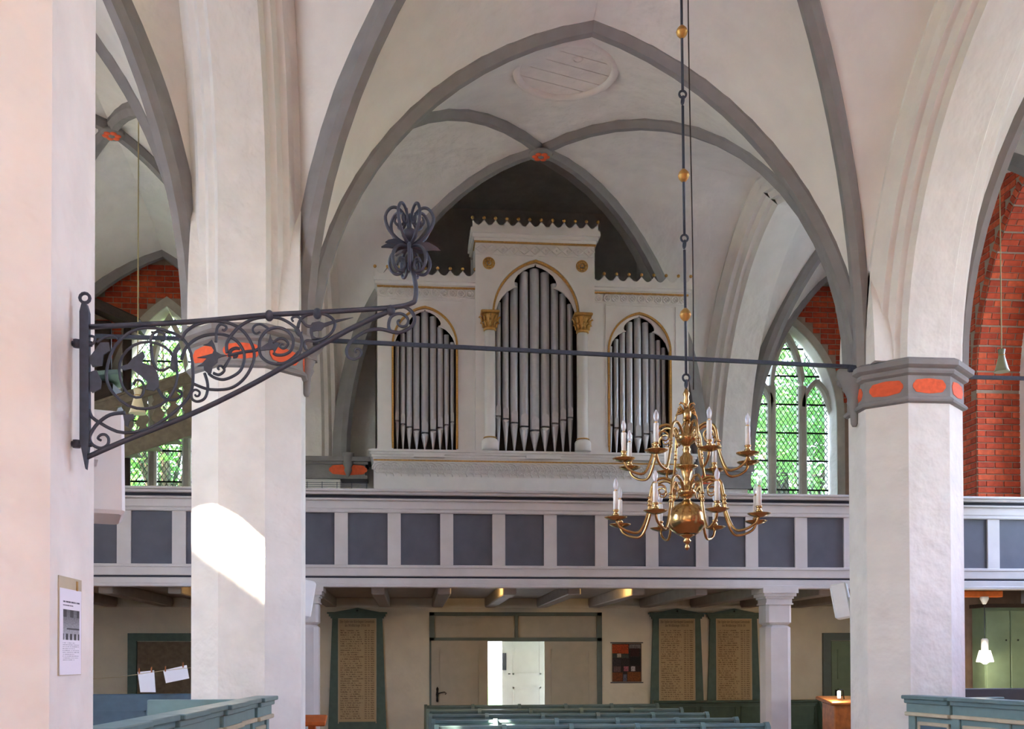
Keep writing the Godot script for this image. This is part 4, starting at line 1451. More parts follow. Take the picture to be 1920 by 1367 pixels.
# ---------------------------------------------------------------- seating
func build_pews() -> void:
	var w := 3.40
	var p0 := P(0.22, 0, 15.3)
	var pw := thing("nave_pew", "", "pew", p0, "blue green pews in the middle of the nave")
	var o := p0
	obj("backrest", MB.new().box(o + Vector3(w * 0.5, 0.70, 0), Vector3(w, 0.52, 0.03), Basis(Vector3.RIGHT, -0.10)), M.pew_green, pw)
	obj("top_rail", MB.new().block(o + Vector3(w * 0.5, 0.965, -0.03), Vector3(w, 0.04, 0.07), 0.01), M.pew_green, pw)
	obj("seat", MB.new().block(o + Vector3(w * 0.5, 0.45, 0.22), Vector3(w, 0.035, 0.40), 0.008), M.pew_green, pw)
	obj("seat_rail", MB.new().slab(o + Vector3(0, 0.36, 0.34), o + Vector3(w, 0.43, 0.37)), M.pew_green, pw)
	var side := PackedVector2Array([Vector2(0.06, 0), Vector2(-0.40, 0), Vector2(-0.40, 0.45), Vector2(-0.34, 0.56), Vector2(-0.20, 0.66), Vector2(-0.10, 0.80), Vector2(-0.05, 0.96), Vector2(0.0, 1.0), Vector2(0.07, 0.99)])
	for k in 6:
		obj("pew_end" if k in [0, 5] else "divider", MB.new().prism(side, Transform3D(Basis(Vector3(0, 0, -1), Vector3.UP, Vector3(1, 0, 0)), o + Vector3(w * k / 5.0, 0, 0)), -0.022, 0.022), M.pew_green, pw)
	var ords := ["farthest nave pew, in front of the open double door", "second nave pew in front of the double door", "middle one of the five nave pews", "fourth nave pew counted from the double door", "nearest nave pew at the bottom edge of the picture"]
	pw.set_meta("label", "blue green " + ords[0])
	for i in range(1, 5):
		var c := copy(pw, "nave_pew", "blue green " + ords[i])
		c.position = P(0.22 + 0.01 * i, 0, [15.3, 13.95, 12.75, 11.6, 10.6][i])
	# panelled box pew fronts along both sides of the nave
	for s in [[P(-1.237, 0, 9.3), P(-1.456, 0, 4.6), 1.345, -1.0, "before the sunlit left pillar"], [P(4.659, 0, 9.5), P(5.02, 0, 7.3), 1.31, 1.0, "before the right pillar"]]:
		var a: Vector3 = s[0]
		var b: Vector3 = s[1]
		var top: float = s[2]
		var bp := thing("box_pew", "green box pew with cream framed panels, " + s[4], "pew", a)
		var len_ := a.distance_to(b)
		var u := (b - a) / len_
		var inward := Vector3(u.z, 0, -u.x) * (1.0 if Vector3(u.z, 0, -u.x).x * s[3] < 0 else -1.0)   # towards the middle of the nave
		var bs := Basis(u, Vector3.UP, inward if u.cross(Vector3.UP).dot(inward) > 0 else u.cross(Vector3.UP))
		var at := func(x: float, y: float, z: float) -> Vector3:
			return a + u * x + Vector3.UP * y + inward * z
		var put := func(called: String, x0: float, x1: float, y0: float, y1: float, z0: float, z1: float, m: Material, par: Node) -> Node3D:
			return obj(called, MB.new().block(at.call((x0 + x1) * 0.5, (y0 + y1) * 0.5, (z0 + z1) * 0.5), Vector3(x1 - x0, y1 - y0, absf(z1 - z0)), minf(0.006, (y1 - y0) * 0.25), bs), m, par)
		put.call("front", 0.0, len_, 0.0, top - 0.03, -0.06, 0.0, M.pew_light, bp)
		put.call("end_wall", 0.0, 0.06, 0.0, top - 0.03, -1.0, -0.06, M.pew_light, bp)
		put.call("bench_seat", 0.2, len_, 0.42, 0.46, -0.9, -0.35, M.pew_green, bp)
		put.call("back_wall", 0.0, len_, 0.0, 1.15, -1.06, -1.0, M.pew_green, bp)
		var step := 0.62
		var n := int(len_ / step)
		for k in n + 1:
			var x0 := k * step
			var x1 := minf(x0 + step, len_)
			if x1 - x0 < 0.2:
				break
			var proud := 0.025 if k % 2 == 0 else 0.0
			put.call("cap_rail", x0 + 0.002, x1 - 0.002, top - 0.035, top, -0.09, 0.075 + proud, M.pew_green, bp)
			put.call("cap_moulding", x0 + 0.002, x1 - 0.002, top - 0.075, top - 0.03, -0.07, 0.045 + proud, M.pew_green, bp)
			put.call("frieze", x0 + 0.002, x1 - 0.002, top - 0.16, top - 0.07, -0.02, 0.018 + proud, M.pew_light, bp)
			put.call("string_moulding", x0 + 0.002, x1 - 0.002, top - 0.19, top - 0.155, -0.02, 0.04 + proud, M.pew_cream, bp)
			put.call("pilaster", x0 + 0.002, x0 + 0.10, 0.0, top - 0.18, -0.02, 0.022, M.pew_light, bp)
			var pn: Node3D = put.call("panel", x0 + 0.16, x1 - 0.07, 0.25, top - 0.27, -0.02, 0.010, M.pew_blue, bp)
			for e in [[x0 + 0.13, x0 + 0.165, 0.22, top - 0.24], [x1 - 0.075, x1 - 0.04, 0.22, top - 0.24], [x0 + 0.13, x1 - 0.04, 0.22, 0.255], [x0 + 0.13, x1 - 0.04, top - 0.275, top - 0.24]]:
				put.call("panel_frame", e[0], e[1], e[2], e[3], -0.01, 0.02, M.pew_cream, pn)
	# pews farther back in the aisles
	for s in [[-4.6, -2.15, 1.265, "blue green pew in the left aisle below the hanging papers", M.pew_blue], [6.45, 7.75, 1.275, "dark blue pew in the right aisle below the glowing lamp", M.gallery_panel]]:
		var ap := thing("aisle_pew", s[3], "pew", P((s[0] + s[1]) * 0.5, 0, 12.5))
		var cx: float = (s[0] + s[1]) * 0.5
		var ww: float = s[1] - s[0]
		obj("backrest", MB.new().block(P(cx, s[2] * 0.5, 12.5), Vector3(ww, s[2], 0.05), 0.012), s[4], ap)
		obj("seat", MB.new().block(P(cx, 0.45, 12.72), Vector3(ww, 0.04, 0.4), 0.01), s[4], ap)
		var kk := int(ww / 0.62)
		for k in kk:
			var x0: float = s[0] + 0.08 + k * (ww - 0.08) / kk
			var x1: float = s[0] + (k + 1) * (ww - 0.08) / kk
			var f3 := MB.new()
			for e in [[x0, s[2] - 0.6, x0 + 0.02, s[2] - 0.19], [x1 - 0.02, s[2] - 0.6, x1, s[2] - 0.19], [x0, s[2] - 0.21, x1, s[2] - 0.19], [x0, s[2] - 0.6, x1, s[2] - 0.58]]:
				f3.slab(P(e[0], e[1], 12.46), P(e[2], e[3], 12.48))
			obj("panel_moulding", f3, s[4], ap)


# ---------------------------------------------------------------- chandelier
func build_chandelier() -> void:
	var c := P(1.868, 0, 7.0)
	var ch := thing("brass_chandelier", "two tier brass chandelier with white electric candles over the nave", "chandelier", c + Vector3.UP * 2.39)
	var stem := MB.new().soft()
	var prof := [Vector2(0.002, 2.39), Vector2(0.014, 2.40), Vector2(0.016, 2.415), Vector2(0.008, 2.43), Vector2(0.024, 2.445), Vector2(0.028, 2.455), Vector2(0.016, 2.47), Vector2(0.04, 2.485), Vector2(0.055, 2.495), Vector2(0.045, 2.50)]
	for i in range(1, 14):
		var a := -PI / 2 + PI * i / 14.0
		if cos(a) * 0.133 > 0.045:
			prof.append(Vector2(0.133 * cos(a), 2.60 + 0.118 * sin(a)))
	prof.append_array([Vector2(0.03, 2.725), Vector2(0.022, 2.74), Vector2(0.05, 2.76), Vector2(0.062, 2.78), Vector2(0.062, 2.80), Vector2(0.03, 2.82), Vector2(0.026, 2.84), Vector2(0.034, 2.855), Vector2(0.024, 2.87), Vector2(0.04, 2.93), Vector2(0.044, 2.945), Vector2(0.075, 2.955), Vector2(0.078, 2.962), Vector2(0.045, 2.97), Vector2(0.048, 3.02), Vector2(0.030, 3.04), Vector2(0.024, 3.06), Vector2(0.030, 3.075), Vector2(0.02, 3.09), Vector2(0.028, 3.105), Vector2(0.06, 3.125), Vector2(0.07, 3.15), Vector2(0.07, 3.17), Vector2(0.03, 3.185), Vector2(0.03, 3.21), Vector2(0.018, 3.24), Vector2(0.026, 3.28), Vector2(0.018, 3.33), Vector2(0.012, 3.38), Vector2(0.022, 3.40), Vector2(0.016, 3.43), Vector2(0.024, 3.455), Vector2(0.012, 3.48), Vector2(0.006, 3.50)])
	obj("stem", stem.lathe(c, prof, 24), M.brass, ch)
	# small double headed eagle above the upper tier
	var eg := MB.new().soft()
	eg.ball(c + Vector3(0, 3.31, 0.02), 0.03, 1.6, 10, 8)
	for s in [-1.0, 1.0]:
		eg.tube(PackedVector3Array([c + Vector3(s * 0.01, 3.34, 0.02), c + Vector3(s * 0.02, 3.38, 0.02), c + Vector3(s * 0.045, 3.39, 0.02), c + Vector3(s * 0.055, 3.375, 0.02)]), 0.012, 7, 0.004)
		for k in 4:
			eg.tube(PackedVector3Array([c + Vector3(s * 0.02, 3.33, 0.0), c + Vector3(s * (0.045 + 0.008 * k), 3.37 - 0.02 * k, 0.0), c + Vector3(s * (0.06 + 0.006 * k), 3.35 - 0.03 * k, 0.0)]), 0.010, 6, 0.004)
		eg.tube(PackedVector3Array([c + Vector3(s * 0.01, 3.27, 0.02), c + Vector3(s * 0.03, 3.24, 0.02), c + Vector3(s * 0.04, 3.22, 0.025)]), 0.01, 6, 0.004)
	obj("eagle", eg, M.brass, ch)
	for tier in 2:
		var hub: float = [2.79, 3.155][tier]
		var reach: float = [0.505, 0.44][tier]
		var drop: float = [0.20, 0.165][tier]
		for k in 8:
			var th := deg_to_rad(38.0 + 45.0 * k + (0.0 if tier == 0 else 3.0))
			var u := Vector3(cos(th), 0, sin(th))
			var pt := func(r: float, y: float) -> Vector3:
				return c + u * r + Vector3.UP * (hub + y)
			var pts := PackedVector3Array()
			var cv := Curve2D.new()
			var g := reach
			for q in [[0.055, 0.0], [0.085, 0.055], [g * 0.33, 0.085], [g * 0.47, 0.05], [g * 0.52, -0.04], [g * 0.55, -drop * 0.75], [g * 0.66, -drop - 0.075], [g * 0.80, -drop - 0.085], [g * 0.95, -drop - 0.05], [g, -drop]]:
				cv.add_point(Vector2(q[0], q[1]), Vector2.ZERO, Vector2.ZERO)
			var raw := []
			for i in cv.point_count:
				raw.append(cv.get_point_position(i))
			for i in raw.size() - 1:
				var p_0: Vector2 = raw[maxi(i - 1, 0)]
				var p_3: Vector2 = raw[mini(i + 2, raw.size() - 1)]
				for j in 4:
					var q: Vector2 = raw[i].cubic_interpolate(raw[i + 1], p_0, p_3, j / 4.0)
					pts.append(pt.call(q.x, q.y))
			pts.append(pt.call(raw[-1].x, raw[-1].y))
			var am := MB.new().soft()
			am.tube(pts, 0.0105, 7, 0.009)
			# the curl inside the arch of the arm and the collar on its drop
			var curl := PackedVector3Array()
			for i in 15:
				var a := -0.6 + i * 0.55
				var rr := 0.05 - 0.0026 * i
				curl.append(pt.call(g * 0.36 + rr * cos(a), -0.0 + rr * sin(a)))
			am.tube(curl, 0.0075, 6, 0.004)
			for y in [-0.05, -0.075, -0.10]:
				am.ball(pt.call(g * 0.525 - y * 0.06, y), 0.015, 0.7, 8, 5)
			var arm := obj("arm", am, M.brass, ch)
			var e: Vector3 = pt.call(reach, -drop)
			obj("drip_pan", MB.new().soft().lathe(e, [Vector2(0.01, -0.014), Vector2(0.03, -0.010), Vector2(0.06, 0.0), Vector2(0.076, 0.010), Vector2(0.077, 0.013), Vector2(0.06, 0.006), Vector2(0.03, -0.004), Vector2(0.012, -0.004), Vector2(0.010, 0.012), Vector2(0.021, 0.022), Vector2(0.023, 0.032), Vector2(0.012, 0.042), Vector2(0.02, 0.052), Vector2(0.022, 0.062), Vector2(0.014, 0.064)], 20), M.brass, arm)
			obj("candle", MB.new().soft().lathe(e, [Vector2(0.0165, 0.055), Vector2(0.0165, 0.183), Vector2(0.014, 0.186), Vector2(0.0, 0.186)], 14), M.candle_white, arm)
			obj("bulb_cap", MB.new().soft().lathe(e, [Vector2(0.009, 0.186), Vector2(0.009, 0.197)], 10), M.brass, arm)
			obj("bulb", MB.new().soft().lathe(e, [Vector2(0.009, 0.196), Vector2(0.015, 0.213), Vector2(0.0172, 0.228), Vector2(0.015, 0.246), Vector2(0.008, 0.264), Vector2(0.001, 0.274)], 12), M.bulb, arm)
	# hanging rods with gilded balls, linked by eyes, up to the vault
	var hr := thing("chandelier_rod", "jointed iron hanging rod with gilded balls above the chandelier", "hanging rod", c + Vector3.UP * 3.52)
	var joints := [3.535, 4.489, 5.478, 6.467, 7.456, 8.2]
	for i in joints.size() - 1:
		var x := Vector3(-0.007 * i, 0, 0)
		obj("rod", MB.new().soft().tube(PackedVector3Array([c + x + Vector3.UP * (joints[i] + 0.05), c + x + Vector3(-0.007, joints[i + 1] - 0.05, 0)]), 0.0095, 8), M.iron, hr)
		obj("link", MB.new().soft().tube(ring_pts(c + x + Vector3.UP * (joints[i] + 0.03), 0.024, 14, Basis(Vector3.RIGHT, PI / 2)), 0.008, 6, -1, true).tube(ring_pts(c + x + Vector3.UP * (joints[i] - 0.012), 0.024, 14, Basis(Vector3.FORWARD, PI / 2)), 0.008, 6, -1, true), M.iron, hr)
		obj("gilded_ball", MB.new().soft().lathe(c + x + Vector3(-0.003, joints[i] + 0.46, 0), [Vector2(0.01, -0.045), Vector2(0.02, -0.036), Vector2(0.034, -0.02), Vector2(0.038, -0.003), Vector2(0.04, 0.0), Vector2(0.038, 0.003), Vector2(0.034, 0.02), Vector2(0.02, 0.036), Vector2(0.01, 0.045)], 18), M.gold, hr)
	var cb := PackedVector3Array()
	for i in 30:
		var t := i / 29.0
		cb.append(c + Vector3(0.045 - 0.03 * t + 0.006 * sin(t * 9.0), 3.48 + 4.7 * t, 0.02))
	tag(obj("electric_cable", MB.new().soft().tube(cb, 0.0045, 6), M.dark_wood), "thin electric cable running up beside the jointed hanging rod", "cable")


# ---------------------------------------------------------------- iron bracket
const IRON_CURVES := [
	["top_bar", 0.0085, 0.0075, [-0.997, 2.695, -0.698, 2.719, -0.443, 2.749, -0.218, 2.768, -0.049, 2.785, 0.006, 2.800, 0.017, 2.814, 0.019, 2.849, 0.012, 2.891, 0.006, 2.917, 0.001, 2.986]],
	["strut", 0.0085, 0.0085, [-1.002, 2.287, -0.883, 2.343, -0.686, 2.428, -0.525, 2.511, -0.351, 2.613, -0.201, 2.705, -0.069, 2.771]],
	["scroll", 0.0055, 0.0040, [-0.993, 2.437, -0.985, 2.414, -0.958, 2.395, -0.925, 2.377, -0.888, 2.367, -0.821, 2.377, -0.763, 2.412, -0.709, 2.460, -0.684, 2.499, -0.678, 2.551, -0.685, 2.620, -0.710, 2.667, -0.764, 2.691, -0.822, 2.698, -0.876, 2.679, -0.917, 2.635, -0.938, 2.579, -0.940, 2.528, -0.917, 2.486, -0.876, 2.452, -0.822, 2.443, -0.772, 2.459, -0.739, 2.498, -0.726, 2.550, -0.735, 2.601, -0.764, 2.639, -0.814, 2.653, -0.860, 2.641, -0.893, 2.606, -0.903, 2.563, -0.892, 2.512, -0.867, 2.483, -0.838, 2.479, -0.827, 2.505, -0.834, 2.528, -0.851, 2.533, -0.859, 2.516]],
	["scroll", 0.0060, 0.0040, [-0.884, 2.429, -0.929, 2.422, -0.966, 2.395, -0.988, 2.361, -0.990, 2.342, -0.980, 2.326, -0.957, 2.317, -0.937, 2.328, -0.934, 2.347, -0.943, 2.359, -0.957, 2.359, -0.966, 2.348, -0.956, 2.341]],
	["scroll", 0.0052, 0.0048, [-0.714, 2.660, -0.702, 2.686, -0.673, 2.709, -0.633, 2.722, -0.592, 2.724, -0.555, 2.715, -0.524, 2.695, -0.502, 2.664, -0.490, 2.630, -0.493, 2.597, -0.508, 2.563, -0.530, 2.535, -0.559, 2.515, -0.592, 2.508, -0.632, 2.509, -0.663, 2.519, -0.681, 2.527]],
	["scroll", 0.0052, 0.0048, [-0.714, 2.599, -0.706, 2.623, -0.696, 2.642, -0.673, 2.663, -0.643, 2.677, -0.602, 2.683, -0.567, 2.677, -0.539, 2.658, -0.522, 2.629, -0.521, 2.600, -0.532, 2.570, -0.555, 2.551, -0.583, 2.540, -0.606, 2.543, -0.622, 2.551, -0.630, 2.559]],
	["scroll", 0.0050, 0.0035, [-0.643, 2.559, -0.635, 2.534, -0.633, 2.509, -0.642, 2.480, -0.663, 2.469, -0.680, 2.476, -0.683, 2.492, -0.679, 2.502, -0.669, 2.506, -0.658, 2.499, -0.660, 2.488, -0.668, 2.486, -0.672, 2.491]],
	["scroll", 0.0055, 0.0050, [-0.573, 2.624, -0.575, 2.641, -0.573, 2.658, -0.557, 2.685, -0.530, 2.713, -0.494, 2.733, -0.457, 2.741, -0.417, 2.740, -0.386, 2.728, -0.361, 2.710, -0.353, 2.699]],
	["scroll", 0.0050, 0.0050, [-0.571, 2.616, -0.520, 2.629, -0.489, 2.634, -0.475, 2.643, -0.471, 2.671, -0.452, 2.697, -0.423, 2.709, -0.395, 2.704, -0.374, 2.686, -0.368, 2.661, -0.376, 2.637, -0.395, 2.624, -0.419, 2.622, -0.430, 2.628]],
	["scroll", 0.0050, 0.0050, [-0.475, 2.643, -0.469, 2.618, -0.448, 2.600, -0.419, 2.593, -0.390, 2.599, -0.366, 2.617, -0.351, 2.634]],
	["scroll", 0.0048, 0.0035, [-0.432, 2.659, -0.415, 2.673, -0.397, 2.673, -0.385, 2.662, -0.388, 2.650, -0.399, 2.643, -0.409, 2.649, -0.405, 2.658, -0.398, 2.656]],
	["scroll", 0.0050, 0.0035, [-0.608, 2.657, -0.606, 2.688, -0.603, 2.705, -0.594, 2.714, -0.582, 2.712, -0.575, 2.704, -0.582, 2.695, -0.589, 2.698]],
	["scroll", 0.0035, 0.0045, [-0.471, 2.694, -0.483, 2.687, -0.492, 2.693, -0.494, 2.704, -0.485, 2.715, -0.469, 2.718, -0.452, 2.709, -0.440, 2.699]],
	["scroll", 0.0050, 0.0035, [-0.616, 2.560, -0.600, 2.555, -0.588, 2.561, -0.582, 2.571, -0.590, 2.582, -0.598, 2.582, -0.602, 2.575, -0.597, 2.571]],
	["scroll", 0.0040, 0.0060, [-0.563, 2.612, -0.571, 2.597, -0.581, 2.580, -0.587, 2.577]],
	["scroll", 0.0060, 0.0050, [-0.565, 2.620, -0.561, 2.633, -0.547, 2.640, -0.534, 2.638]],
	["scroll", 0.0060, 0.0040, [-0.555, 2.612, -0.545, 2.614, -0.543, 2.621]],
	["ring", 0.0055, 0.0040, [-0.354, 2.709, -0.348, 2.731, -0.331, 2.749, -0.301, 2.757, -0.272, 2.756, -0.248, 2.744, -0.238, 2.727, -0.244, 2.704, -0.262, 2.684, -0.287, 2.671, -0.304, 2.668, -0.326, 2.670, -0.334, 2.657, -0.330, 2.643, -0.323, 2.640]],
	["curl", 0.0035, 0.0055, [-0.368, 2.729, -0.373, 2.738, -0.365, 2.745, -0.352, 2.744, -0.340, 2.732, -0.326, 2.717, -0.309, 2.715]],
	["curl", 0.0060, 0.0050, [-0.362, 2.706, -0.345, 2.687, -0.341, 2.662, -0.350, 2.630, -0.369, 2.607, -0.394, 2.596, -0.418, 2.595]],
	["end_scroll", 0.0065, 0.0040, [-0.051, 2.780, -0.036, 2.786, -0.016, 2.787, 0.006, 2.771, 0.015, 2.749, 0.008, 2.729, -0.011, 2.713, -0.039, 2.703, -0.063, 2.709, -0.068, 2.729, -0.061, 2.752, -0.041, 2.764, -0.019, 2.761, -0.006, 2.746, -0.011, 2.728, -0.026, 2.723, -0.037, 2.730, -0.039, 2.740, -0.031, 2.744]],
	["tail", 0.0065, 0.0035, [-0.039, 2.703, -0.056, 2.705, -0.076, 2.710, -0.100, 2.713, -0.130, 2.708, -0.159, 2.694, -0.184, 2.674, -0.199, 2.651, -0.201, 2.633, -0.194, 2.619, -0.177, 2.614, -0.162, 2.621, -0.154, 2.635, -0.159, 2.646, -0.171, 2.648, -0.175, 2.639, -0.169, 2.635]],
	["left_curl", 0.0045, 0.0040, [-1.004, 2.663, -0.988, 2.667, -0.977, 2.662, -0.979, 2.647, -0.992, 2.638, -1.002, 2.640]],
	["left_curl", 0.0045, 0.0040, [-0.971, 2.647, -0.946, 2.665, -0.922, 2.669, -0.905, 2.659]],
	["left_curl", 0.0050, 0.0040, [-0.806, 2.643, -0.806, 2.668, -0.789, 2.686, -0.768, 2.680, -0.764, 2.663, -0.777, 2.658]],
	["left_curl", 0.0060, 0.0040, [-0.806, 2.643, -0.803, 2.600, -0.789, 2.570, -0.768, 2.566, -0.749, 2.577]],
	["left_curl", 0.0050, 0.0040, [-0.785, 2.506, -0.768, 2.480, -0.739, 2.472, -0.714, 2.486, -0.716, 2.501, -0.730, 2.503]],
]
const IRON_LEAVES := [
	[-0.903, 2.572, -0.876, 2.581, -0.859, 2.603, -0.831, 2.623, -0.824, 2.608, -0.835, 2.588, -0.797, 2.576, -0.783, 2.549, -0.782, 2.514, -0.797, 2.499, -0.822, 2.503, -0.816, 2.527, -0.839, 2.547, -0.868, 2.568, -0.888, 2.561],
	[-0.637, 2.615, -0.618, 2.621, -0.614, 2.631, -0.622, 2.644, -0.647, 2.647, -0.633, 2.652, -0.620, 2.665, -0.612, 2.650, -0.606, 2.627, -0.592, 2.619, -0.571, 2.617, -0.592, 2.611, -0.602, 2.606, -0.603, 2.594, -0.618, 2.579, -0.622, 2.560, -0.632, 2.558, -0.644, 2.568, -0.645, 2.582, -0.665, 2.580, -0.651, 2.588, -0.635, 2.606, -0.665, 2.607],
	[-0.447, 2.659, -0.440, 2.688, -0.434, 2.670, -0.423, 2.661, -0.411, 2.660, -0.419, 2.643, -0.428, 2.627, -0.431, 2.639, -0.469, 2.634, -0.473, 2.641],
	[-0.316, 2.715, -0.309, 2.727, -0.287, 2.732, -0.272, 2.727, -0.238, 2.738, -0.180, 2.748, -0.238, 2.729, -0.272, 2.714, -0.281, 2.703, -0.296, 2.702, -0.307, 2.699, -0.305, 2.685, -0.290, 2.676, -0.311, 2.674, -0.317, 2.695],
	[-0.362, 2.705, -0.355, 2.711, -0.348, 2.704, -0.345, 2.696, -0.339, 2.699, -0.341, 2.687, -0.352, 2.683, -0.361, 2.693],
	[-0.983, 2.612, -0.959, 2.647, -0.934, 2.648, -0.930, 2.622, -0.950, 2.609, -0.954, 2.575, -0.983, 2.570, -0.996, 2.595],
	[-0.995, 2.552, -0.971, 2.561, -0.956, 2.528, -0.958, 2.502, -0.983, 2.489, -0.995, 2.501],
	[-0.890, 2.422, -0.859, 2.425, -0.855, 2.410, -0.871, 2.403, -0.875, 2.388, -0.863, 2.378, -0.884, 2.388],
	[-0.743, 2.614, -0.733, 2.636, -0.722, 2.653, -0.716, 2.636, -0.727, 2.619, -0.724, 2.584, -0.735, 2.558, -0.749, 2.571],
]

func smooth_path(flat: Array, d: float, sub := 4) -> PackedVector3Array:
	var raw := []
	for i in range(0, flat.size(), 2):
		raw.append(P(flat[i], flat[i + 1], d))
	var out := PackedVector3Array()
	for i in raw.size() - 1:
		for j in sub:
			out.append(raw[i].cubic_interpolate(raw[i + 1], raw[maxi(i - 1, 0)], raw[mini(i + 2, raw.size() - 1)], j / float(sub)))
	out.append(raw[-1])
	return out

func rounded(raw: PackedVector3Array, sub := 4) -> PackedVector3Array:
	var out := PackedVector3Array()
	for i in raw.size() - 1:
		for j in sub:
			out.append(raw[i].cubic_interpolate(raw[i + 1], raw[maxi(i - 1, 0)], raw[mini(i + 2, raw.size() - 1)], j / float(sub)))
	out.append(raw[-1])
	return out

func build_bracket() -> void:
	var d := 3.38
	var b := thing("iron_bracket", "black wrought iron scrollwork bracket with flower finial on the nearest pillar", "bracket", P(-1.0, 2.25, d))
	var post := MB.new()
	post.prism(PackedVector2Array([Vector2(-1.018, 2.34), Vector2(-1.0, 2.25), Vector2(-0.99, 2.34), Vector2(-0.993, 2.74), Vector2(-1.0, 2.765), Vector2(-1.014, 2.765), Vector2(-1.02, 2.74)]), Transform3D(Basis.IDENTITY, P(0, 0, d)), -0.012, 0.012)
	post.soft().tube(ring_pts(P(-1.007, 2.785, d), 0.015, 12, Basis(Vector3.RIGHT, PI / 2)), 0.0055, 6, -1, true)
	obj("post", post, M.iron, b)
	for y in [2.642, 2.329]:
		obj("wall_pin", MB.new().soft().tube(PackedVector3Array([P(-1.06, y, d), P(-0.985, y, d)]), 0.009, 8).lathe(P(-1.03, y - 0.012, d), [Vector2(0.012, 0), Vector2(0.012, 0.024)], 8), M.iron, b)
	for q in IRON_CURVES:
		obj(q[0], MB.new().soft().tube(smooth_path(q[3], d, 2 if q[3].size() > 50 else 4), q[1], 7, q[2]), M.iron, b)
	for q in IRON_LEAVES:
		var poly := PackedVector2Array()
		for i in range(0, q.size(), 2):
			poly.append(Vector2(q[i], q[i + 1]))
		if not Geometry2D.triangulate_polygon(poly).is_empty():
			obj("leaf", MB.new().prism(poly, Transform3D(Basis.IDENTITY, P(0, 0, d)), -0.003, 0.003), M.iron, b)
	for q in [[-0.443, 2.746], [-0.293, 2.757], [-0.061, 2.774]]:
		obj("collar", MB.new().soft().ball(P(q[0], q[1], d), 0.0145, 1.25, 10, 7), M.iron, b)
	# flower finial of bent iron loops
	var f := P(-0.001, 2.985, d)
	var fl := obj("flower_heart", MB.new().soft().ball(f + Vector3(0, 0.035, 0), 0.026, 0.8, 10, 7).tube(PackedVector3Array([f, f + Vector3(-0.01, 0.12, 0)]), 0.006, 7, 0.004), M.iron, b)
	for k in 7:
		var a := TAU * k / 7 + 0.25
		var u := Vector3(cos(a), 0, sin(a))
		var up := PackedVector3Array()
		var dn := PackedVector3Array()
		for q in [[0.006, 0.0], [0.035, 0.015], [0.062, 0.045], [0.07, 0.078], [0.056, 0.104], [0.036, 0.108], [0.018, 0.092], [0.016, 0.068], [0.03, 0.055], [0.043, 0.066], [0.038, 0.082]]:
			up.append(f + u * (q[0] * 1.12) + Vector3.UP * (q[1] * 1.08))
		obj("petal_loop", MB.new().soft().tube(rounded(up), 0.006, 6, 0.004), M.iron, fl)
		var w := Vector3(cos(a + 0.45), 0, sin(a + 0.45))
		for q in [[0.006, -0.005], [0.034, -0.008], [0.056, -0.03], [0.06, -0.06], [0.046, -0.084], [0.026, -0.084], [0.015, -0.066], [0.02, -0.048], [0.034, -0.046], [0.038, -0.058]]:
			dn.append(f + w * (q[0] * 1.1) + Vector3.UP * (q[1] * 1.05))
		obj("petal_loop", MB.new().soft().tube(rounded(dn), 0.006, 6, 0.004), M.iron, fl)
	for s in [[0.0, 1.0], [PI, 0.9], [PI + 0.5, 0.9], [0.6, 0.8], [2.1, 0.8]]:
		var bs := Basis(Vector3.UP, s[0])
		var k: float = s[1]
		obj("sepal", MB.new().prism(PackedVector2Array([Vector2(0.01, -0.004), Vector2(0.045 * k, -0.016), Vector2(0.075 * k, -0.012), Vector2(0.10 * k, -0.012), Vector2(0.085 * k, 0.0), Vector2(0.06 * k, 0.012), Vector2(0.03 * k, 0.012)]), Transform3D(bs * Basis(Vector3.RIGHT, 0.5), f), -0.003, 0.003), M.iron, fl)


# ---------------------------------------------------------------- smaller fittings
func pendant(x: float, d: float, y0: float, y1: float, top: float, m: Material, label: String) -> void:
	var t := thing("pendant_lamp", label, "lamp", P(x, y0, d), "cone pendant lamps in the aisles")
	obj("cord", MB.new().soft().tube(PackedVector3Array([P(x, y1, d), P(x, top, d)]), 0.007, 6), M.cord, t)
	var h := y1 - y0
	obj("shade", MB.new().soft().lathe(P(x, y0, d), [Vector2(0.085, 0.0), Vector2(0.09, 0.0), Vector2(0.075, h * 0.15), Vector2(0.035, h * 0.72), Vector2(0.033, h * 0.78), Vector2(0.045, h), Vector2(0.04, h)], 20), m, t)
	obj("ring", MB.new().soft().tube(ring_pts(P(x, y0 + h * 0.74, d), 0.037, 16), 0.005, 6, -1, true), M.gold, t)

func speaker(at: Vector3, turn: float, tilt: float, size: Vector3, label: String) -> void:
	var t := thing("loudspeaker", label, "loudspeaker", at, "white loudspeakers on the pillars")
	var b := Basis(Vector3.UP, turn) * Basis(Vector3.RIGHT, tilt)
	obj("cabinet", MB.new().block(at, size, 0.012, b), M.white_paint, t)
	obj("grille", MB.new().block(at + b * Vector3(0, 0, size.z * 0.5), Vector3(size.x * 0.86, size.y * 0.92, 0.02), 0.006, b), M.white_paint, t)
	obj("wall_arm", MB.new().box(at - b * Vector3(0, 0, size.z * 0.5 + 0.03), Vector3(0.04, 0.05, 0.10), b), M.white_paint, t)

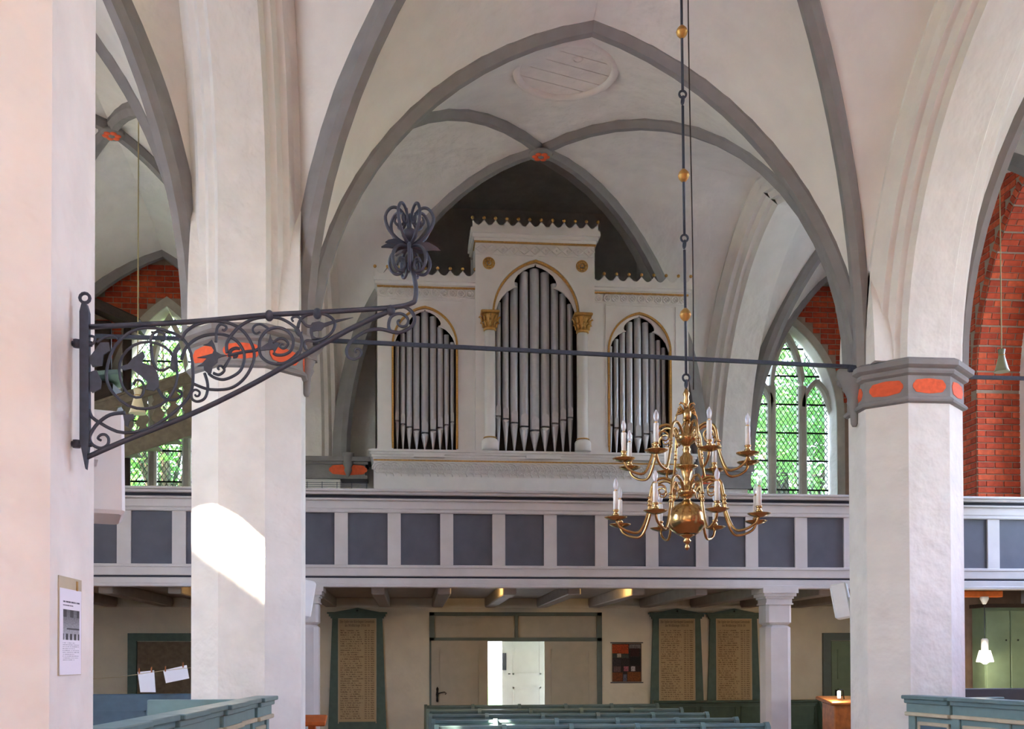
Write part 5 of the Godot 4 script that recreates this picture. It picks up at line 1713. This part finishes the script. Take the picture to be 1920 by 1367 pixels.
func build_fittings() -> void:
	# low wire guard on the gallery parapet left of the organ
	var wg := thing("wire_guard", "low wire guard on the gallery rail left of the organ", "guard rail", P(-1.3, 3.727, 13.02))
	for y in [3.765, 3.79, 3.815]:
		obj("wire", MB.new().soft().tube(PackedVector3Array([P(-2.2, y, 13.02), P(-0.52, y, 13.02)]), 0.003, 5), M.iron, wg)
	for k in 10:
		obj("wire_post", MB.new().soft().tube(PackedVector3Array([P(-2.15 + k * 0.18, 3.725, 13.02), P(-2.15 + k * 0.18, 3.825, 13.02)]), 0.004, 5), M.iron, wg)
	# iron tie rods between the pillars
	for s in [[P(-0.93, 4.765, 10.36), P(4.50, 4.63, 10.36), "long iron tie rod across the nave in front of the organ"], [P(-2.06, 4.77, 10.45), P(XL, 4.78, 10.45), "iron tie rod across the left aisle behind the bracket"], [P(5.62, 4.58, 10.45), P(XR, 4.58, 10.45), "iron tie rod across the right aisle below the olive pendant"]]:
		var r := thing("tie_rod", s[2], "tie rod", (s[0] + s[1]) * 0.5)
		var v: Vector3 = s[1] - s[0]
		obj("bar", MB.new().box((s[0] + s[1]) * 0.5, Vector3(v.length(), 0.036, 0.036), Basis(v.normalized(), Vector3.UP, v.normalized().cross(Vector3.UP))), M.iron, r)
		for e in [s[0], s[1]]:
			obj("anchor", MB.new().block(e + Vector3(0, -0.02, 0), Vector3(0.09, 0.07, 0.06), 0.012), M.iron, r)
	pendant(-2.88, 11.5, 4.27, 4.53, 7.9, M.cream_enamel, "cream cone pendant lamp seen through the iron scrollwork")
	pendant(7.10, 12.05, 5.10, 5.37, 7.9, M.olive_enamel, "olive cone pendant lamp hanging before red brick")
	speaker(P(-1.21, 2.39, 4.12), deg_to_rad(200), deg_to_rad(8), Vector3(0.24, 0.40, 0.18), "white loudspeaker on the nearest pillar behind the iron bracket")
	speaker(P(4.63, 2.27, 10.98), deg_to_rad(-120), deg_to_rad(10), Vector3(0.22, 0.38, 0.16), "white loudspeaker on the right pillar below the gallery")
	speaker(P(-1.11, 2.28, 11.02), deg_to_rad(120), deg_to_rad(10), Vector3(0.22, 0.38, 0.16), "white loudspeaker mostly hidden behind the left pillar")
	# notice on the nearest pillar
	var im := Image.create(128, 182, false, Image.FORMAT_RGB8)
	im.fill(Color(0.93, 0.92, 0.95))
	var r := RandomNumberGenerator.new()
	r.seed = 9
	for l in [[18, 26, 100, 3], [18, 34, 60, 2]]:
		for x in l[2]:
			if r.randf() < 0.8:
				im.fill_rect(Rect2i(l[0] + x, l[1], 1, l[3]), Color(0.25, 0.24, 0.3))
	for y in range(44, 108):
		for x in range(20, 116):
			var t := (y - 44) / 64.0
			var g := lerpf(0.35, 0.75, t) + r.randf_range(-0.12, 0.12)
			if y > 94 and (x / 12) % 2 == 1:
				g = 0.15
			if y < 60 and (x / 20) % 2 == 1:
				g *= 0.5
			if absi(y - 84) < 2 and x > 40:
				g = 0.2
			im.set_pixel(x, y, Color(g, g, g * 1.03))
	var yy := 114
	while yy < 152:
		for x in range(18, 18 + (96 if yy % 3 else 70)):
			if r.randf() < 0.6:
				im.set_pixel(x, yy, Color(0.45, 0.45, 0.5))
		yy += 4
	var no := thing("paper_notice", "white paper notice with a grey photograph on the nearest pillar", "notice", P(-1.045, 1.62, 3.36))
	var side := Basis(Vector3.UP, PI / 2)
	obj("sleeve", MB.new().box(P(-1.043, 1.762, 3.365), Vector3(0.218, 0.30, 0.003), side), M.pew_cream, no)
	var q := QuadMesh.new()
	q.size = Vector2(0.208, 0.262)
	piece("sheet", q, flat_print(ImageTexture.create_from_image(im), 0.6), no, Transform3D(side, P(-1.0405, 1.745, 3.365)))
	obj("tape", MB.new().box(P(-1.040, 1.89, 3.425), Vector3(0.014, 0.03, 0.002), side), M.gold, no)
	# paper sheets pegged to a line in the left aisle
	tag(obj("peg_line", MB.new().soft().tube(PackedVector3Array([P(-3.70, 1.43, 12.2), P(-3.2, 1.47, 12.2), P(-2.8, 1.53, 12.2), P(-2.15, 1.60, 12.2)]), 0.003, 5), M.cord), "thin string with pegged papers across the left aisle", "string")
	for s in [[[-3.046, 1.52, -2.866, 1.538, -2.848, 1.292, -3.016, 1.293], "upright white sheet pegged to the string in the left aisle"], [[-2.767, 1.537, -2.509, 1.596, -2.48, 1.446, -2.737, 1.393], "slanting white sheet pegged to the string beside the left pillar"]]:
		var e: Array = s[0]
		var sh := thing("paper_sheet", s[1], "paper", P(e[0], e[5], 12.2), "papers on the string")
		obj("sheet", MB.new().prism(PackedVector2Array([Vector2(e[0], e[1]), Vector2(e[2], e[3]), Vector2(e[4], e[5]), Vector2(e[6], e[7])]), Transform3D(Basis.IDENTITY, P(0, 0, 12.2)), -0.001, 0.001), M.paper, sh)
		for k in [0.1, 0.85]:
			obj("peg", MB.new().box(P(lerpf(e[0], e[2], k), lerpf(e[1], e[3], k) + 0.01, 12.195), Vector3(0.013, 0.06, 0.014)), M.oak, sh)
	# stair to the tower with flat sawn balusters, above the gallery floor at left
	var ds := 15.3
	var st := thing("wooden_stair", "grey brown wooden stair with sawn balusters before the left window", "stair", P(-3.6, 2.72, ds))
	var sl := Vector2(1.0, 0.36).normalized()
	var bs := Basis(Vector3(sl.x, sl.y, 0), Vector3(-sl.y, sl.x, 0), Vector3(0, 0, 1))
	var y_at := func(x: float) -> float:
		return 4.53 + (x + 4.0) * 0.36
	obj("stringer", MB.new().block(P(-3.5, y_at.call(-3.5) + 0.14, ds), Vector3(2.6, 0.30, 0.06), 0.01, bs), M.grey_wood, st)
	obj("handrail", MB.new().block(P(-3.5, y_at.call(-3.5) + 0.80, ds), Vector3(2.6, 0.14, 0.10), 0.015, bs), M.grey_wood, st)
	obj("rail_cap", MB.new().block(P(-3.5, y_at.call(-3.5) + 0.88, ds), Vector3(2.6, 0.04, 0.13), 0.01, bs), M.grey_wood, st)
	for k in 11:
		var x := -4.6 + k * 0.21
		var yb: float = y_at.call(x) + 0.27
		var poly := PackedVector2Array()
		var ws := [0.075, 0.075, 0.045, 0.085, 0.09, 0.06, 0.035, 0.07, 0.085, 0.055, 0.075, 0.075]
		for i in 12:
			poly.append(Vector2(ws[i], i * 0.045))
		for i in range(11, -1, -1):
			poly.append(Vector2(-ws[i], i * 0.045))
		obj("baluster", MB.new().prism(poly, Transform3D(Basis(Vector3(1, 0.36, 0), Vector3.UP, Vector3(0, 0, 1)), P(x, yb - 0.02, ds)), -0.015, 0.015), M.grey_wood, st)
	for k in 9:
		obj("tread", MB.new().slab(P(-4.7 + k * 0.28, y_at.call(-4.7 + k * 0.28) + 0.08, ds + 0.03), P(-4.4 + k * 0.28, y_at.call(-4.7 + k * 0.28) + 0.11, ds + 0.3)), M.grey_wood, st)
	for x in [-4.75, -2.3]:
		obj("stair_post", MB.new().block(P(x, (2.72 + y_at.call(x) + 0.95) * 0.5, ds), Vector3(0.12, y_at.call(x) + 0.95 - 2.72, 0.12), 0.012), M.dark_wood, st)
	# old carved case standing behind the stair
	var pu := thing("carved_pulpit", "old dark carved wooden pulpit with pale cornice left of the stair", "pulpit", P(-4.75, 2.72, 15.95))
	obj("body", MB.new().block(P(-4.75, 4.2, 15.95), Vector3(0.95, 2.96, 0.6), 0.03), M.dark_wood, pu)
	obj("desk", MB.new().block(P(-4.7, 5.72, 15.85), Vector3(1.15, 0.07, 0.75), 0.015, Basis(Vector3.FORWARD, -0.1)), M.pew_light, pu)
	obj("back_panel", MB.new().block(P(-4.80, 6.2, 16.15), Vector3(0.75, 1.0, 0.08), 0.02), M.dark_wood, pu)
	obj("canopy", MB.new().block(P(-4.45, 6.78, 15.9), Vector3(1.15, 0.14, 0.5), 0.02, Basis(Vector3.FORWARD, 0.42)), M.dark_wood, pu)
	obj("corner_post", MB.new().soft().lathe(P(-4.08, 0, 15.7), [Vector2(0.06, 2.72), Vector2(0.05, 4.9), Vector2(0.075, 5.0), Vector2(0.045, 5.1), Vector2(0.06, 5.5), Vector2(0.07, 6.2), Vector2(0.05, 6.5)], 12), M.dark_wood, pu)
	for s in [[-4.62, 5.98], [-4.95, 5.1], [-4.5, 5.1]]:
		var sp := PackedVector3Array()
		for i in 22:
			var a := i * 0.45
			sp.append(P(s[0] + (0.17 - 0.0065 * i) * cos(a), s[1] + (0.17 - 0.0065 * i) * sin(a), 15.64))
		obj("carved_volute", MB.new().soft().tube(sp, 0.03, 7, 0.015), M.dark_wood, pu)
	# lectern and things beside the pillars
	var le := thing("lectern", "oak lectern partly hidden behind the right pillar", "lectern", P(4.98, 0, 11.75))
	obj("body", MB.new().block(P(4.99, 0.57, 11.75), Vector3(0.42, 1.14, 0.36), 0.012), M.oak, le)
	obj("desk", MB.new().block(P(4.98, 1.165, 11.75), Vector3(0.52, 0.04, 0.46), 0.01, Basis(Vector3.RIGHT, 0.12)), M.oak, le)
	var lt := thing("reading_light", "small white reading light on the lectern", "lamp", P(4.84, 1.19, 11.6))
	obj("shade", MB.new().soft().lathe(P(4.85, 1.20, 11.6), [Vector2(0.018, 0.0), Vector2(0.02, 0.075), Vector2(0.012, 0.085)], 12), M.lamp_glow, lt)
	obj("stalk", MB.new().soft().tube(PackedVector3Array([P(4.85, 1.283, 11.6), P(4.86, 1.295, 11.62), P(4.93, 1.29, 11.68), P(4.95, 1.185, 11.7)]), 0.006, 6), M.black_metal, lt)
	var rl := OmniLight3D.new()
	rl.name = "reading_glow"
	rl.light_color = Color(1, 0.97, 0.92)
	rl.light_energy = 0.05
	rl.light_size = 0.02
	rl.omni_range = 30.0
	rl.omni_attenuation = 2.0
	rl.shadow_enabled = true
	lt.add_child(rl, true)
	rl.position = Vector3(-0.03, 0.05, 0.05)
	var st2 := thing("orange_stand", "orange wooden book stand behind the left pillar", "stand", P(-1.05, 0, 11.5))
	obj("top", MB.new().block(P(-1.05, 1.0, 11.5), Vector3(0.30, 0.04, 0.30), 0.008, Basis(Vector3.RIGHT, 0.25)), M.orange_wood, st2)
	obj("lip", MB.new().block(P(-1.05, 0.975, 11.35), Vector3(0.30, 0.04, 0.02), 0.004), M.orange_wood, st2)
	obj("leg", MB.new().block(P(-1.05, 0.48, 11.5), Vector3(0.08, 0.96, 0.08), 0.008), M.orange_wood, st2)
	# glowing pendant and painted cupboard under the gallery at right
	var pl := thing("glass_pendant", "glowing white glass pendant lamp under the gallery at right", "lamp", P(7.55, 1.52, 13.25))
	obj("rose", MB.new().soft().lathe(P(7.55, 0, 13.28), [Vector2(0.02, 2.36), Vector2(0.055, 2.43), Vector2(0.055, 2.46)], 14), M.white_paint, pl)
	obj("cord", MB.new().soft().tube(PackedVector3Array([P(7.55, 2.37, 13.28), P(7.55, 1.9, 13.28)]), 0.005, 6), M.iron, pl)
	obj("holder", MB.new().soft().lathe(P(7.55, 0, 13.28), [Vector2(0.045, 1.75), Vector2(0.045, 1.89), Vector2(0.03, 1.91)], 16), M.white_paint, pl)
	obj("shade", MB.new().soft().lathe(P(7.55, 0, 13.28), [Vector2(0.07, 1.75), Vector2(0.105, 1.62), Vector2(0.11, 1.60), Vector2(0.05, 1.595), Vector2(0.02, 1.57)], 20), M.lamp_glow, pl)
	var po := OmniLight3D.new()
	po.name = "pendant_glow"
	po.light_color = Color(1.0, 0.95, 0.82)
	po.light_energy = 0.13
	po.light_size = 0.08
	po.omni_range = 30.0
	po.omni_attenuation = 2.0
	po.shadow_enabled = true
	pl.add_child(po, true)
	po.position = Vector3(-0.16, -0.02, 0.16)
	var cu := thing("wall_cupboard", "pale green painted cupboard on the right wall behind the pendant", "cupboard", P(8.1, 0, 13.6))
	obj("body", MB.new().slab(P(7.70, 0.0, 13.55), P(8.41, 2.33, 13.86)), M.green_wood, cu)
	obj("cornice", MB.new().slab(P(7.66, 2.33, 13.5), P(8.41, 2.38, 13.86)), M.dark_wood, cu)
	for k in 2:
		for j in 2:
			var dd := obj("door", MB.new().block(P(7.885 + 0.35 * k, 0.6 + j * 1.14, 13.54), Vector3(0.335, 1.1, 0.02), 0.006), M.green_wood, cu)
			obj("knob", MB.new().soft().ball(P(7.99 + 0.17 * k, 0.75 + j * 1.14, 13.52), 0.012, 1.0, 8, 6), M.black_metal, dd)
	tag(obj("orange_beam", MB.new().block(P(7.45, 2.50, 13.36), Vector3(0.75, 0.085, 0.12), 0.008), M.orange_wood), "short orange timber beam below the gallery at right", "beam")


# ---------------------------------------------------------------- outside
func tree(at: Vector3, h: float, r: Vector3, n: int, leaf: int, label: String, seed_: int) -> void:
	var t := thing("leafy_tree", label, "tree", at, "trees outside the west windows")
	obj("trunk", MB.new().soft().tube(PackedVector3Array([at, at + Vector3(0.1, h * 0.4, 0), at + Vector3(-0.05, h, 0)]), 0.22, 9, 0.08), M.bark, t)
	var g := RandomNumberGenerator.new()
	g.seed = seed_
	for k in 7:
		var a := TAU * k / 7 + seed_
		var e := at + Vector3(cos(a) * r.x * 0.8, h + r.y * g.randf_range(-0.5, 0.6), sin(a) * r.z * 0.8)
		obj("branch", MB.new().soft().tube(PackedVector3Array([at + Vector3(0, h * 0.6, 0), (at + Vector3(0, h * 0.8, 0)).lerp(e, 0.5), e]), 0.07, 6, 0.015), M.bark, t)
	var lm := MB.new()
	lm.quad(Vector3(0, 0, 0), Vector3(-0.05, 0.07, 0.012), Vector3(0, 0.15, 0), Vector3(0.05, 0.07, 0.012))
	var mesh := lm.done()
	mesh.surface_set_material(0, M["leaf%d" % leaf])
	var mm := MultiMesh.new()
	mm.transform_format = MultiMesh.TRANSFORM_3D
	mm.mesh = mesh
	mm.instance_count = n
	# leaves gather in clumps
	var clumps := []
	for k in 46:
		var v := Vector3(g.randfn(), g.randfn(), g.randfn()).normalized() * pow(g.randf(), 0.4)
		clumps.append(v * r)
	for i in n:
		var v := Vector3(g.randfn(), g.randfn(), g.randfn()) * 0.34
		var p: Vector3 = clumps[g.randi() % 46] + v * Vector3(1, 0.8, 1)
		var b := Basis.from_euler(Vector3(g.randf() * TAU, g.randf() * TAU, g.randf() * TAU)).scaled(Vector3.ONE * g.randf_range(0.8, 1.5))
		mm.set_instance_transform(i, Transform3D(b, Vector3(0, h, 0) + p))
	var mi := MultiMeshInstance3D.new()
	mi.name = "foliage"
	mi.multimesh = mm
	mi.set_meta("kind", "stuff")
	t.add_child(mi, true)

func build_outside() -> void:
	var gr := setting("ground", "grass and paving around the church", "ground")
	obj("lawn", MB.new().slab(P(-60, -0.6, -60), P(60, -0.25, 70)), M.grass, gr)
	obj("gravel_court", MB.new().slab(P(-24, -0.3, -16), P(-6.7, -0.1, 18)), M.paving, gr)
	obj("gravel_path", MB.new().slab(P(9.0, -0.3, -16), P(20, -0.1, 18)), M.paving, gr)
	obj("paving", MB.new().slab(P(-3, -0.3, DW + 0.9), P(7, -0.05, 26)), M.paving, gr)
	tree(P(8.6, 0, 23.5), 6.2, Vector3(2.6, 2.8, 2.2), 4300, 1, "bright green tree outside the right west window", 3)
	tree(P(10.6, 0, 23.0), 6.6, Vector3(2.2, 2.8, 2.0), 3300, 0, "mid green tree outside the right part of the west window", 8)
	tree(P(11.5, 0, 29), 7.0, Vector3(4.0, 4.2, 3.0), 5200, 0, "larger green tree farther off outside the right west window", 4)
	tree(P(-5.3, 0, 23.5), 7.4, Vector3(2.2, 2.0, 2.0), 3300, 0, "green tree outside the left west window", 5)
	tree(P(-8.2, 0, 30), 7.6, Vector3(3.6, 3.2, 3.0), 5000, 2, "darker green tree farther off outside the left west window", 6)
	tree(P(-9.6, 0, 11.0), 6.6, Vector3(2.3, 3.6, 3.2), 9000, 0, "dense green tree outside the left aisle wall", 12)
	# neighbouring house beyond the left aisle
	var ho := thing("parish_house", "neighbouring house with a tiled gable roof outside the left aisle", "house", P(-30.0, -0.25, -11.0))
	obj("walls", MB.new().slab(P(-34.5, -0.25, -19), P(-25.5, 16.1, -3.5)), M.plaster, ho)
	obj("roof", MB.new().prism(PackedVector2Array([Vector2(-35.0, 16.0), Vector2(-25.0, 16.0), Vector2(-30.0, 23.2)]), Transform3D.IDENTITY, 3.0, 19.5), M.roof_tile, ho)
